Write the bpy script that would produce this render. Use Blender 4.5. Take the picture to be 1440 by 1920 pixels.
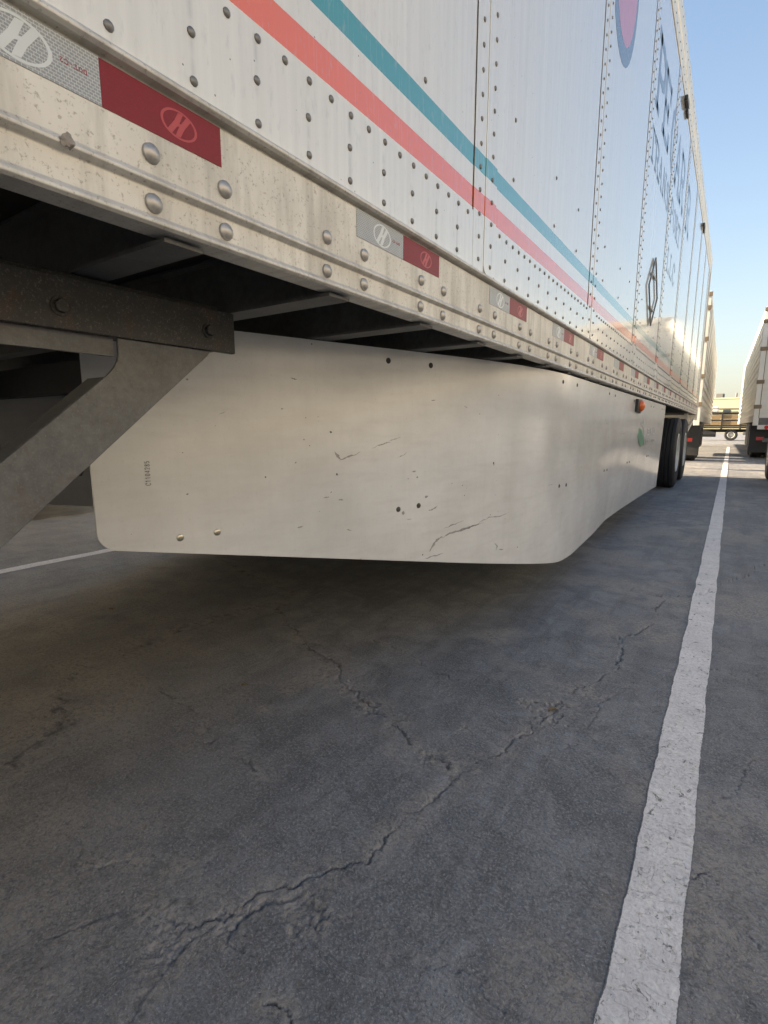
import bpy, math, random
import numpy as np
from mathutils import Vector, Matrix

for o in list(bpy.data.objects):
    bpy.data.objects.remove(o)
scene = bpy.context.scene
COL = scene.collection
R = math.radians
random.seed(7)

# ------------------------------------------------------------------ camera
cam_d = bpy.data.cameras.new('camera')
cam = bpy.data.objects.new('camera', cam_d)
COL.objects.link(cam)
cam_d.sensor_fit = 'VERTICAL'
cam_d.sensor_height = 36.0
cam_d.lens = 36.0 * 962.0 / 1920.0
cam_d.clip_start = 0.02
cam_d.clip_end = 3000
cam.location = (0, 0, 0.87)
cam.rotation_euler = (R(90 - 9.443), 0, R(33.766))
scene.camera = cam

# ------------------------------------------------------------------ sky, sun, exposure
SUN_EL, SUN_AZ = R(15.5), R(-97.0)          # azimuth measured from +Y towards +X
world = bpy.data.worlds.new('World')
scene.world = world
world.use_nodes = True
wn, wl = world.node_tree.nodes, world.node_tree.links
bg = wn['Background']
sky = wn.new('ShaderNodeTexSky')
sky.sky_type = 'NISHITA'
sky.sun_disc = False
sky.sun_elevation = SUN_EL
sky.sun_rotation = SUN_AZ
sky.altitude = 0
sky.air_density = 1.0
sky.dust_density = 2.0
sky.ozone_density = 1.0
# low haze all round the horizon, paler towards the ground
tc = wn.new('ShaderNodeTexCoord')
sx = wn.new('ShaderNodeSeparateXYZ')
wl.new(tc.outputs['Generated'], sx.inputs[0])
def wmath(op, a, b=None):
    x = wn.new('ShaderNodeMath')
    x.operation = op
    for i, v in enumerate((a, b)):
        if v is None:
            continue
        if hasattr(v, 'links'):
            wl.new(v, x.inputs[i])
        else:
            x.inputs[i].default_value = v
    return x.outputs[0]
elv = wmath('MAXIMUM', sx.outputs['Z'], 0.0)
hz = wmath('MULTIPLY', wmath('EXPONENT', wmath('MULTIPLY', elv, -1 / 0.17)), 0.85)
hm = wn.new('ShaderNodeMix')
hm.data_type = 'RGBA'
wl.new(hz, hm.inputs['Factor'])
wl.new(sky.outputs[0], [q for q in hm.inputs if q.name == 'A' and q.type == 'RGBA'][0])
[q for q in hm.inputs if q.name == 'B' and q.type == 'RGBA'][0].default_value = (2.3, 2.15, 1.85, 1)
wl.new([q for q in hm.outputs if q.type == 'RGBA'][0], bg.inputs['Color'])
bg.inputs['Strength'].default_value = 0.066

sun_d = bpy.data.lights.new('sun', 'SUN')
sun_d.energy = 5.0
sun_d.angle = R(0.5)
sun_d.color = (1.0, 0.82, 0.58)
sun = bpy.data.objects.new('sun', sun_d)
COL.objects.link(sun)
sdir = Vector((math.sin(SUN_AZ) * math.cos(SUN_EL), math.cos(SUN_AZ) * math.cos(SUN_EL), math.sin(SUN_EL)))
sun.rotation_euler = sdir.to_track_quat('Z', 'Y').to_euler()
sun.location = (-30, 0, 20)

vs = scene.view_settings
vs.view_transform = 'Standard'
vs.look = 'None'
vs.gamma = 1.0
vs.use_curve_mapping = False
vs.exposure = 2.48

# ------------------------------------------------------------------ material helpers
class NT:
    def __init__(self, name):
        self.m = bpy.data.materials.new(name)
        self.m.use_nodes = True
        self.t = self.m.node_tree
        self.n, self.l = self.t.nodes, self.t.links
        self.b = self.n['Principled BSDF']
    def new(self, kind, **kw):
        x = self.n.new('ShaderNode' + kind)
        for k, v in kw.items():
            setattr(x, k, v)
        return x
    def link(self, a, b):
        self.l.new(a, b)
    def math(self, op, a, b=None, c=None, clamp=False):
        x = self.new('Math', operation=op, use_clamp=clamp)
        for i, v in enumerate((a, b, c)):
            if v is None:
                continue
            if hasattr(v, 'links'):
                self.link(v, x.inputs[i])
            else:
                x.inputs[i].default_value = v
        return x.outputs[0]
    def mix(self, fac, a, b):
        x = self.new('Mix', data_type='RGBA')
        for key, v in (('Factor', fac), ('A', a), ('B', b)):
            s = [q for q in x.inputs if q.name == key and q.enabled][0] if key == 'Factor' else [q for q in x.inputs if q.name == key and q.type == 'RGBA'][0]
            if hasattr(v, 'links'):
                self.link(v, s)
            elif key == 'Factor':
                s.default_value = v
            else:
                s.default_value = (*v, 1) if len(v) == 3 else v
        return [q for q in x.outputs if q.type == 'RGBA'][0]
    def ramp(self, fac, stops):
        x = self.new('ValToRGB')
        e = x.color_ramp.elements
        while len(e) < len(stops):
            e.new(0.5)
        for i, (p, c) in enumerate(stops):
            e[i].position = p
            e[i].color = (c, c, c, 1) if not hasattr(c, '__len__') else (*c, 1)
        self.link(fac, x.inputs[0])
        return x.outputs[0]
    def pos(self):
        g = self.new('NewGeometry')
        return g.outputs['Position']
    def scaled(self, vec, s):
        x = self.new('Mapping')
        x.inputs['Scale'].default_value = s
        self.link(vec, x.inputs['Vector'])
        return x.outputs[0]
    def noise(self, vec, scale, detail=4, rough=0.55, dist=0.0):
        x = self.new('TexNoise')
        x.inputs['Scale'].default_value = scale
        x.inputs['Detail'].default_value = detail
        x.inputs['Roughness'].default_value = rough
        x.inputs['Distortion'].default_value = dist
        self.link(vec, x.inputs['Vector'])
        return x.outputs['Fac']
    def voro(self, vec, scale, feature='F1', rnd=1.0):
        x = self.new('TexVoronoi', feature=feature)
        x.inputs['Scale'].default_value = scale
        x.inputs['Randomness'].default_value = rnd
        self.link(vec, x.inputs['Vector'])
        return x
    def bump(self, h, strength, dist=0.002, normal=None):
        x = self.new('Bump')
        x.inputs['Strength'].default_value = strength
        x.inputs['Distance'].default_value = dist
        self.link(h, x.inputs['Height'])
        if normal is not None:
            self.link(normal, x.inputs['Normal'])
        return x.outputs[0]
    def set(self, **kw):
        names = {'base': 'Base Color', 'rough': 'Roughness', 'metal': 'Metallic', 'normal': 'Normal', 'spec': 'Specular IOR Level', 'coat': 'Coat Weight', 'coat_rough': 'Coat Roughness'}
        for k, v in kw.items():
            s = self.b.inputs[names[k]]
            if hasattr(v, 'links'):
                self.link(v, s)
            elif k == 'base':
                s.default_value = (*v, 1)
            else:
                s.default_value = v
        return self.m

M = {}
def simple(name, base, rough=0.5, metal=0.0, var=0.12, nscale=30.0, bump=0.05, spec=0.5, rust=0.0):
    """plain surface with a little mottling, roughness variation and fine relief"""
    t = NT(name)
    p = t.pos()
    n = t.noise(p, nscale, 5)
    n2 = t.noise(p, nscale * 0.17, 3)
    f = t.math('ADD', t.math('MULTIPLY', n, 0.6), t.math('MULTIPLY', n2, 0.4))
    c = t.mix(f, tuple(max(0, x * (1 - 2 * var)) for x in base), tuple(min(1, x * (1 + 2 * var)) for x in base))
    r = t.math('ADD', t.math('MULTIPLY', n, 0.2), rough - 0.1, clamp=True)
    if rust:
        ru = t.noise(p, 14, 7, 0.7, 0.5)
        c = t.mix(t.math('MULTIPLY', t.ramp(ru, [(0.54, 0), (0.66, 1)]), rust), c, (0.10, 0.055, 0.03))
        du = t.noise(p, 260, 4, 0.7)
        c = t.mix(t.math('MULTIPLY', t.ramp(du, [(0.55, 0), (0.68, 1)]), rust), c, (0.27, 0.25, 0.22))
    t.set(base=c, rough=r, metal=metal, spec=spec)
    if bump:
        t.set(normal=t.bump(n, bump, 0.002))
    M[name] = t.m
    return t.m

simple('dark_steel', (0.045, 0.043, 0.038), 0.6, 0.2, 0.3, 60, rust=0.45)
simple('black_frame', (0.018, 0.018, 0.018), 0.6, 0.0, 0.2, 25)
simple('galvanised', (0.118, 0.118, 0.115), 0.6, 0.2, 0.38, 85, rust=0.3)
simple('floor_wood', (0.03, 0.022, 0.016), 0.8, 0, 0.3, 20)
simple('tyre_rubber', (0.022, 0.022, 0.023), 0.75, 0, 0.25, 50)
simple('rim_white', (0.55, 0.54, 0.50), 0.45, 0.0, 0.15, 40)
simple('rivet_metal', (0.20, 0.195, 0.185), 0.45, 0.55, 0.2, 300)
simple('rail_rivet_metal', (0.40, 0.38, 0.35), 0.42, 0.7, 0.2, 200)
simple('screw_metal', (0.45, 0.42, 0.34), 0.3, 0.9, 0.2, 300)
simple('black_plastic', (0.02, 0.02, 0.02), 0.45, 0, 0.15, 60)
simple('mudflap_rubber', (0.028, 0.028, 0.029), 0.6, 0, 0.2, 18)
simple('white_frame', (0.66, 0.64, 0.58), 0.45, 0, 0.1, 9)
simple('letter_paint', (0.13, 0.18, 0.26), 0.2, 0, 0.1, 30, 0, 1.0)
simple('emblem_pink', (0.55, 0.20, 0.28), 0.2, 0, 0.06, 30, 0, 1.0)
simple('red_lens', (0.5, 0.02, 0.02), 0.25, 0, 0.1, 40, 0)
simple('red_sticker', (0.62, 0.06, 0.05), 0.4, 0, 0.1, 40, 0)
simple('rust_wood', (0.24, 0.165, 0.085), 0.7, 0, 0.2, 12)
simple('yellow_wall', (0.34, 0.315, 0.21), 0.8, 0, 0.08, 1.2)
simple('window_glass', (0.03, 0.04, 0.05), 0.1, 0, 0.1, 3, 0)
simple('truck_white', (0.7, 0.7, 0.68), 0.35, 0, 0.06, 5, 0)
simple('bounce_wall', (0.27, 0.27, 0.27), 0.8, 0, 0.08, 0.7)  # upper wall of the added building that bounces sunlight
simple('plinth_grey', (0.07, 0.07, 0.07), 0.8, 0, 0.06, 3, 0)
simple('dock_door_paint', (0.10, 0.10, 0.10), 0.5, 0, 0.06, 3, 0)
simple('bark', (0.09, 0.065, 0.045), 0.9, 0, 0.3, 20)
simple('leaf_green', (0.06, 0.085, 0.03), 0.6, 0, 0.35, 3, 0)
simple('dry_leaf', (0.22, 0.15, 0.08), 0.8, 0, 0.2, 100)
simple('tape_print', (0.62, 0.66, 0.66), 0.35, 0.0, 0.04, 100, 0)
simple('tape_print_red', (0.42, 0.028, 0.036), 0.35, 0.0, 0.04, 100, 0)
simple('ink_red', (0.30, 0.03, 0.04), 0.5, 0.0, 0.04, 100, 0)
simple('ink_dark', (0.045, 0.045, 0.045), 0.6, 0.0, 0.3, 300, 0)
simple('scuff_grey', (0.25, 0.243, 0.23), 0.5, 0.0, 0.5, 420, 0)
simple('scuff_dark', (0.14, 0.135, 0.13), 0.5, 0.0, 0.5, 420, 0)
simple('logo_green', (0.10, 0.24, 0.16), 0.45, 0, 0.25, 60, 0)
simple('logo_grey', (0.36, 0.37, 0.36), 0.45, 0, 0.2, 60, 0)

def amber():
    t = NT('amber_lens')
    n = t.noise(t.pos(), 120, 2)
    t.set(base=t.mix(n, (0.55, 0.10, 0.02), (0.75, 0.18, 0.04)), rough=0.2)
    M['amber_lens'] = t.m
amber()

def painted_panel(name, stripes):
    """white sheet: vertical dirt streaks, pits, gloss broken up by streaks; printed red and teal stripes"""
    t = NT(name)
    p = t.pos()
    sep = t.new('SeparateXYZ')
    t.link(p, sep.inputs[0])
    z = sep.outputs['Z']
    streak = t.noise(t.scaled(p, (1, 60, 1.3)), 1.0, 5, 0.6)
    fine = t.noise(t.scaled(p, (1, 320, 7)), 1.0, 3, 0.6)
    blot = t.noise(t.scaled(p, (1, 2.2, 1.4)), 1.0, 4)
    pit = t.voro(p, 26)
    pitm = t.math('LESS_THAN', pit.outputs['Distance'], 0.035)
    pick = t.new('SeparateColor')
    t.link(pit.outputs['Color'], pick.inputs[0])
    pitm = t.math('MULTIPLY', pitm, t.math('GREATER_THAN', pick.outputs[0], 0.72))
    base = t.mix(t.ramp(streak, [(0.25, 0.0), (0.8, 1.0)]), (0.83, 0.80, 0.71), (0.69, 0.66, 0.585))
    base = t.mix(t.math('MULTIPLY', blot, 0.35), base, (0.72, 0.69, 0.60))
    if stripes:
        for lo, hi, col in ((1.441, 1.491, (0.88, 0.14, 0.012)), (1.540, 1.5865, (0.045, 0.30, 0.30))):
            w = t.math('MULTIPLY', t.math('SUBTRACT', fine, 0.5), 0.0012)
            zz = t.math('ADD', z, w)
            mk = t.math('MULTIPLY', t.math('GREATER_THAN', zz, lo), t.math('LESS_THAN', zz, hi))
            worn = t.math('MULTIPLY', mk, t.ramp(fine, [(0.22, 0.8), (0.4, 1.0)]))
            col2 = t.mix(t.math('MULTIPLY', streak, 0.35), col, tuple(0.72 * c + 0.05 for c in col))
            base = t.mix(worn, base, col2)
    ph = t.math('FRACT', t.math('ADD', t.math('DIVIDE', t.math('SUBTRACT', sep.outputs['Y'], 0.372), 0.1103), 100.5))
    off = t.math('ABSOLUTE', t.math('SUBTRACT', ph, 0.5))
    run = t.math('MULTIPLY', t.ramp(off, [(0.0, 1), (0.055, 0)]), t.math('LESS_THAN', z, 1.424))
    run = t.math('MULTIPLY', run, t.ramp(t.noise(t.scaled(p, (1, 9, 22)), 1.0, 3), [(0.42, 0), (0.62, 1)]))
    base = t.mix(t.math('MULTIPLY', run, 0.38), base, (0.36, 0.345, 0.31))
    mott = t.noise(t.scaled(p, (1, 90, 26)), 1.0, 5, 0.7)
    base = t.mix(t.math('MULTIPLY', t.ramp(mott, [(0.56, 0), (0.70, 1)]), 0.30), base, (0.46, 0.44, 0.40))
    base = t.mix(pitm, base, (0.20, 0.19, 0.175))
    rough = t.math('ADD', t.math('MULTIPLY', streak, 0.14), t.math('ADD', t.math('MULTIPLY', fine, 0.10), 0.03))
    t.set(base=base, rough=rough, spec=0.8, coat=0.8, coat_rough=0.06)
    wav = t.noise(t.scaled(p, (1, 1.6, 0.9)), 1.0, 2)
    h = t.math('ADD', t.math('MULTIPLY', streak, 0.10), t.math('MULTIPLY', wav, 2.2))
    t.set(normal=t.bump(h, 0.22, 0.004))
    M[name] = t.m
painted_panel('trailer_panel', True)
painted_panel('plain_panel', False)

def aluminium(name, base, rough, metal, stain):
    t = NT(name)
    p = t.pos()
    run = t.noise(t.scaled(p, (1, 30, 4)), 1.0, 5, 0.65)
    grain = t.noise(t.scaled(p, (1, 6, 260)), 1.0, 3)
    blot = t.noise(p, 5, 5, 0.65)
    spot = t.noise(p, 190, 3, 0.7)
    c = t.mix(t.ramp(blot, [(0.3, 0), (0.72, 1)]), base, stain)
    c = t.mix(t.math('MULTIPLY', t.ramp(run, [(0.45, 0), (0.68, 1)]), 0.6), c, tuple(0.60 * x for x in stain))
    c = t.mix(t.math('MULTIPLY', t.ramp(spot, [(0.58, 0), (0.68, 1)]), 0.6), c, (0.22, 0.195, 0.16))
    r = t.math('ADD', t.math('MULTIPLY', blot, 0.3), rough - 0.15, clamp=True)
    t.set(base=c, rough=r, metal=metal)
    h = t.math('ADD', t.math('MULTIPLY', grain, 0.5), t.math('MULTIPLY', spot, 0.6))
    t.set(normal=t.bump(h, 0.12, 0.0015))
    M[name] = t.m
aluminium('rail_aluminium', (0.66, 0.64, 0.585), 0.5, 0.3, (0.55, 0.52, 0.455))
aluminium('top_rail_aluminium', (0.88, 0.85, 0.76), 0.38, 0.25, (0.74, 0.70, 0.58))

def skirt_material():
    t = NT('skirt_sheet')
    p = t.pos()
    blot = t.noise(p, 3.2, 5, 0.6)
    smear = t.noise(t.scaled(p, (6, 6, 40)), 1.0, 4, 0.6)
    run = t.noise(t.scaled(p, (60, 60, 1.2)), 1.0, 4, 0.6)
    fine = t.noise(p, 140, 4, 0.65)
    pit = t.voro(p, 21)
    pk = t.new('SeparateColor')
    t.link(pit.outputs['Color'], pk.inputs[0])
    size = t.math('MULTIPLY', pk.outputs[1], 0.07)
    pitm = t.math('MULTIPLY', t.math('LESS_THAN', pit.outputs['Distance'], size), t.math('GREATER_THAN', pk.outputs[0], 0.64))
    c = t.mix(t.ramp(blot, [(0.3, 0), (0.7, 1)]), (0.67, 0.668, 0.65), (0.53, 0.528, 0.51))
    c = t.mix(t.math('MULTIPLY', t.ramp(smear, [(0.46, 0), (0.68, 1)]), 0.24), c, (0.47, 0.46, 0.435))
    c = t.mix(t.math('MULTIPLY', t.ramp(run, [(0.5, 0), (0.8, 1)]), 0.16), c, (0.50, 0.47, 0.42))
    c = t.mix(t.math('MULTIPLY', t.ramp(fine, [(0.6, 0), (0.75, 1)]), 0.35), c, (0.38, 0.36, 0.33))
    c = t.mix(pitm, c, (0.13, 0.125, 0.12))
    r = t.math('ADD', t.math('MULTIPLY', blot, 0.12), t.math('ADD', t.math('MULTIPLY', run, 0.10), 0.06))
    t.set(base=c, rough=r, metal=0.0, spec=0.9)
    h = t.math('ADD', t.math('MULTIPLY', run, 0.25), t.math('MULTIPLY', fine, 0.1))
    wav = t.noise(t.scaled(p, (1, 2.0, 1.2)), 1.0, 2)
    h = t.math('ADD', h, t.math('MULTIPLY', wav, 0.7))
    t.set(normal=t.bump(h, 0.22, 0.004))
    M['skirt_sheet'] = t.m
skirt_material()

def tape_material(name, base, line, grid):
    t = NT(name)
    p = t.pos()
    sp = t.new('SeparateXYZ')
    t.link(p, sp.inputs[0])
    cb = t.new('CombineXYZ')
    t.link(sp.outputs['Y'], cb.inputs['X'])
    t.link(sp.outputs['Z'], cb.inputs['Y'])
    br = t.new('TexBrick')
    br.inputs['Scale'].default_value = 100.0
    br.inputs['Brick Width'].default_value = 0.50
    br.inputs['Row Height'].default_value = 0.32
    br.inputs['Mortar Size'].default_value = 0.045
    br.inputs['Mortar Smooth'].default_value = 0.4
    br.inputs['Color1'].default_value = (*base, 1)
    br.inputs['Color2'].default_value = (*tuple(x * 0.9 for x in base), 1)
    br.inputs['Mortar'].default_value = (*line, 1)
    t.link(cb.outputs[0], br.inputs['Vector'])
    n = t.noise(p, 60, 4)
    c = t.mix(t.math('MULTIPLY', n, 0.3), br.outputs['Color'], tuple(0.6 * x for x in base))
    t.set(base=c, rough=0.42, metal=0.0, spec=0.25)
    M[name] = t.m
tape_material('tape_silver', (0.34, 0.36, 0.37), (0.60, 0.63, 0.63), True)
tape_material('tape_red', (0.25, 0.014, 0.026), (0.215, 0.012, 0.022), True)

def asphalt():
    t = NT('asphalt')
    p = t.pos()
    big = t.noise(p, 0.8, 5, 0.6)
    mid = t.noise(p, 6.0, 6, 0.68, 0.8)
    fine = t.noise(p, 70.0, 6, 0.72)
    grit = t.noise(p, 330.0, 3, 0.7)
    streak = t.noise(t.scaled(p, (11, 0.8, 1)), 1.0, 6, 0.68)
    curl = t.noise(p, 16.0, 5, 0.62, 1.6)
    vor = t.voro(p, 190)
    at = t.new('Attribute', attribute_name='crack')
    aw = t.new('Attribute', attribute_name='wear')
    wr = t.math('MULTIPLY', aw.outputs['Fac'], 1.3, clamp=True)
    fine2 = t.noise(p, 170.0, 5, 0.7)
    c = t.mix(t.ramp(mid, [(0.38, 0), (0.62, 1)]), (0.165, 0.166, 0.175), (0.295, 0.295, 0.304))
    c = t.mix(t.math('MULTIPLY', t.ramp(big, [(0.42, 0), (0.60, 1)]), 0.5), c, (0.185, 0.178, 0.176))
    c = t.mix(t.math('MULTIPLY', t.ramp(streak, [(0.50, 0), (0.60, 1)]), 0.55), c, (0.150, 0.149, 0.153))
    c = t.mix(t.math('MULTIPLY', t.ramp(fine2, [(0.53, 0), (0.63, 1)]), 0.5), c, (0.46, 0.45, 0.44))
    c = t.mix(t.math('MULTIPLY', t.ramp(fine2, [(0.37, 1), (0.47, 0)]), 0.55), c, (0.095, 0.095, 0.10))
    c = t.mix(t.math('MULTIPLY', t.ramp(fine, [(0.34, 1), (0.44, 0)]), 0.35), c, (0.11, 0.11, 0.114))
    c = t.mix(t.math('MULTIPLY', t.ramp(grit, [(0.60, 0), (0.68, 1)]), 0.65), c, (0.58, 0.57, 0.55))
    # crusty curls where the seal coat has lifted
    rid = t.math('ABSOLUTE', t.math('SUBTRACT', curl, 0.5))
    rid = t.ramp(rid, [(0.0, 1), (0.016, 0)])
    c = t.mix(t.math('MULTIPLY', t.math('MULTIPLY', rid, t.math('ADD', t.ramp(mid, [(0.50, 0), (0.60, 1)]), wr, clamp=True)), 0.55), c, (0.36, 0.34, 0.315))
    agg = t.ramp(vor.outputs['Distance'], [(0.25, 1), (0.55, 0)])
    aggc = t.mix(t.noise(p, 130, 2), (0.12, 0.11, 0.105), (0.55, 0.50, 0.45))
    c = t.mix(t.math('MULTIPLY', t.math('MULTIPLY', agg, wr), 0.9), c, aggc)
    c = t.mix(t.math('MULTIPLY', t.math('MULTIPLY', t.ramp(fine, [(0.44, 0), (0.55, 1)]), wr), 0.75), c, (0.38, 0.34, 0.30))
    sp = t.voro(p, 30)
    spm = t.math('LESS_THAN', sp.outputs['Distance'], 0.06)
    pk = t.new('SeparateColor')
    t.link(sp.outputs['Color'], pk.inputs[0])
    spm = t.math('MULTIPLY', spm, t.math('GREATER_THAN', pk.outputs[0], 0.8))
    c = t.mix(t.math('MULTIPLY', spm, 0.75), c, t.mix(pk.outputs[1], (0.03, 0.03, 0.03), (0.42, 0.40, 0.37)))
    c = t.mix(at.outputs['Fac'], c, (0.014, 0.013, 0.012))
    t.set(base=c, rough=t.math('ADD', t.math('MULTIPLY', mid, 0.3), 0.50, clamp=True), spec=0.4)
    h = t.math('ADD', t.math('MULTIPLY', grit, 0.4), t.math('MULTIPLY', fine, 0.45))
    h = t.math('ADD', h, t.math('ADD', t.math('MULTIPLY', fine2, 0.6), t.math('MULTIPLY', mid, 1.6)))
    h = t.math('ADD', h, t.math('MULTIPLY', rid, 0.35))
    t.set(normal=t.bump(h, 0.85, 0.0045))
    M['asphalt'] = t.m
asphalt()

def line_paint():
    t = NT('line_paint')
    p = t.pos()
    at = t.new('Attribute', attribute_name='crack')
    ed = t.new('Attribute', attribute_name='edge')
    fine = t.noise(p, 120, 5, 0.7)
    chip = t.noise(t.scaled(p, (34, 24, 1)), 1.0, 6, 0.75, 0.6)
    chip2 = t.noise(t.scaled(p, (1, 0.6, 1)), 150, 4, 0.72, 0.3)
    gr = t.noise(p, 9, 4)
    c = t.mix(t.ramp(fine, [(0.38, 0), (0.60, 1)]), (0.76, 0.71, 0.67), (0.95, 0.90, 0.86))
    c = t.mix(t.math('MULTIPLY', t.ramp(gr, [(0.4, 0), (0.65, 1)]), 0.3), c, (0.56, 0.52, 0.505))
    m1 = t.ramp(chip, [(0.615, 0), (0.645, 0.9)])
    m2 = t.ramp(chip2, [(0.63, 0), (0.70, 0.7)])
    e2 = t.math('GREATER_THAN', t.math('ADD', ed.outputs['Fac'], t.math('MULTIPLY', fine, 0.7)), 1.2)
    hair = t.noise(t.scaled(p, (14, 26, 1)), 1.0, 6, 0.6, 1.2)
    hair = t.ramp(t.math('ABSOLUTE', t.math('SUBTRACT', hair, 0.47)), [(0.0, 0.55), (0.005, 0)])
    mk = t.math('MAXIMUM', t.math('MAXIMUM', m1, t.math('MAXIMUM', m2, hair)), t.math('MAXIMUM', at.outputs['Fac'], e2))
    c = t.mix(mk, c, (0.19, 0.185, 0.188))
    t.set(base=c, rough=0.72)
    h = t.math('SUBTRACT', t.math('MULTIPLY', fine, 0.8), mk)
    t.set(normal=t.bump(h, 0.8, 0.004))
    M['line_paint'] = t.m
line_paint()

def reefer_side():
    t = NT('corrugated_white')
    p = t.pos()
    n = t.noise(t.scaled(p, (1, 2, 14)), 1.0, 4)
    n2 = t.noise(p, 3, 4)
    c = t.mix(n, (0.70, 0.69, 0.64), (0.56, 0.54, 0.49))
    c = t.mix(t.math('MULTIPLY', n2, 0.35), c, (0.5, 0.46, 0.38))
    t.set(base=c, rough=t.math('ADD', t.math('MULTIPLY', n2, 0.2), 0.25))
    M['corrugated_white'] = t.m
reefer_side()

# ------------------------------------------------------------------ mesh helpers
class MB:
    def __init__(self):
        self.v, self.f = [], []
    def add(self, vs, fs):
        o = len(self.v)
        self.v += [tuple(q) for q in vs]
        self.f += [tuple(i + o for i in q) for q in fs]
        return self
    def box(self, x0, x1, y0, y1, z0, z1):
        vs = [(x, y, z) for z in (z0, z1) for y in (y0, y1) for x in (x0, x1)]
        return self.add(vs, [(0, 2, 3, 1), (4, 5, 7, 6), (0, 1, 5, 4), (2, 6, 7, 3), (0, 4, 6, 2), (1, 3, 7, 5)])
    def bar(self, a, b, w, h, up=(0, 0, 1)):
        a, b = Vector(a), Vector(b)
        d = (b - a).normalized()
        u = Vector(up)
        s = d.cross(u).normalized()
        u = s.cross(d).normalized()
        vs = [p + s * (i * w / 2) + u * (j * h / 2) for p in (a, b) for i, j in ((-1, -1), (1, -1), (1, 1), (-1, 1))]
        return self.add(vs, [(0, 1, 2, 3), (7, 6, 5, 4), (0, 4, 5, 1), (1, 5, 6, 2), (2, 6, 7, 3), (3, 7, 4, 0)])
    def tube(self, a, b, r, n=12, r2=None):
        a, b = Vector(a), Vector(b)
        r2 = r if r2 is None else r2
        d = (b - a).normalized()
        s = d.orthogonal().normalized()
        u = d.cross(s)
        vs = []
        for p, q in ((a, r), (b, r2)):
            vs += [p + (s * math.cos(2 * math.pi * i / n) + u * math.sin(2 * math.pi * i / n)) * q for i in range(n)]
        fs = [(i, (i + 1) % n, n + (i + 1) % n, n + i) for i in range(n)]
        fs += [tuple(reversed(range(n))), tuple(range(n, 2 * n))]
        return self.add(vs, fs)
    def extrude_y(self, prof, y0, y1, closed=True):
        """prof: list of (x, z)"""
        n = len(prof)
        vs = [(x, y0, z) for x, z in prof] + [(x, y1, z) for x, z in prof]
        fs = [(i, (i + 1) % n, n + (i + 1) % n, n + i) for i in range(n if closed else n - 1)]
        if closed:
            fs += [tuple(reversed(range(n))), tuple(range(n, 2 * n))]
        return self.add(vs, fs)
    def plate_x(self, pts, x0, x1):
        """polygon in (y, z) extruded from x0 to x1"""
        n = len(pts)
        vs = [(x0, y, z) for y, z in pts] + [(x1, y, z) for y, z in pts]
        fs = [(i, (i + 1) % n, n + (i + 1) % n, n + i) for i in range(n)]
        fs += [tuple(reversed(range(n))), tuple(range(n, 2 * n))]
        return self.add(vs, fs)
    def lathe_x(self, prof, c, n=40):
        """prof: list of (x, r) revolved round the X axis through c"""
        m = len(prof)
        vs = [(c[0] + x, c[1] + r * math.cos(2 * math.pi * k / n), c[2] + r * math.sin(2 * math.pi * k / n)) for k in range(n) for x, r in prof]
        fs = [(k * m + i, k * m + i + 1, ((k + 1) % n) * m + i + 1, ((k + 1) % n) * m + i) for k in range(n) for i in range(m - 1)]
        return self.add(vs, fs)
    def mesh(self, name, mat, origin=(0, 0, 0), smooth=False):
        me = bpy.data.meshes.new(name)
        ox, oy, oz = origin
        me.from_pydata([(a - ox, b - oy, c - oz) for a, b, c in self.v], [], self.f)
        me.materials.append(M[mat])
        import bmesh
        bm = bmesh.new()
        bm.from_mesh(me)
        bmesh.ops.recalc_face_normals(bm, faces=bm.faces)
        bm.to_mesh(me)
        bm.free()
        if smooth:
            me.polygons.foreach_set('use_smooth', [True] * len(me.polygons))
            try:
                me.set_sharp_from_angle(angle=R(35))
            except Exception:
                pass
        me.update()
        return me

def empty(name, loc, rz=0.0):
    o = bpy.data.objects.new(name, None)
    o.empty_display_size = 0.2
    COL.objects.link(o)
    o.location = loc
    o.rotation_euler = (0, 0, rz)
    return o
def tag(o, label=None, cat=None, group=None, kind=None):
    for k, v in (('label', label), ('category', cat), ('group', group), ('kind', kind)):
        if v:
            o[k] = v
    return o
def put(name, me, parent=None, loc=(0, 0, 0), rot=(0, 0, 0)):
    o = bpy.data.objects.new(name, me)
    COL.objects.link(o)
    if parent is not None:
        o.parent = parent
    o.location = loc
    o.rotation_euler = rot
    return o
def part(name, mb, mat, parent, origin=(0, 0, 0), smooth=False, bevel=0.0, kind=None, label=None):
    me = mb.mesh(name, mat, origin, smooth)
    o = put(name, me, parent)
    if bevel:
        b = o.modifiers.new('bevel', 'BEVEL')
        b.width = bevel
        b.segments = 2
        b.limit_method = 'ANGLE'
        b.angle_limit = R(40)
    if kind:
        o['kind'] = kind
    if label:
        o['label'] = label
    return o
def copy_tree(o, parent=None):
    c = o.copy()
    COL.objects.link(c)
    c.parent = parent
    for ch in o.children:
        copy_tree(ch, c)
    return c

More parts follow.
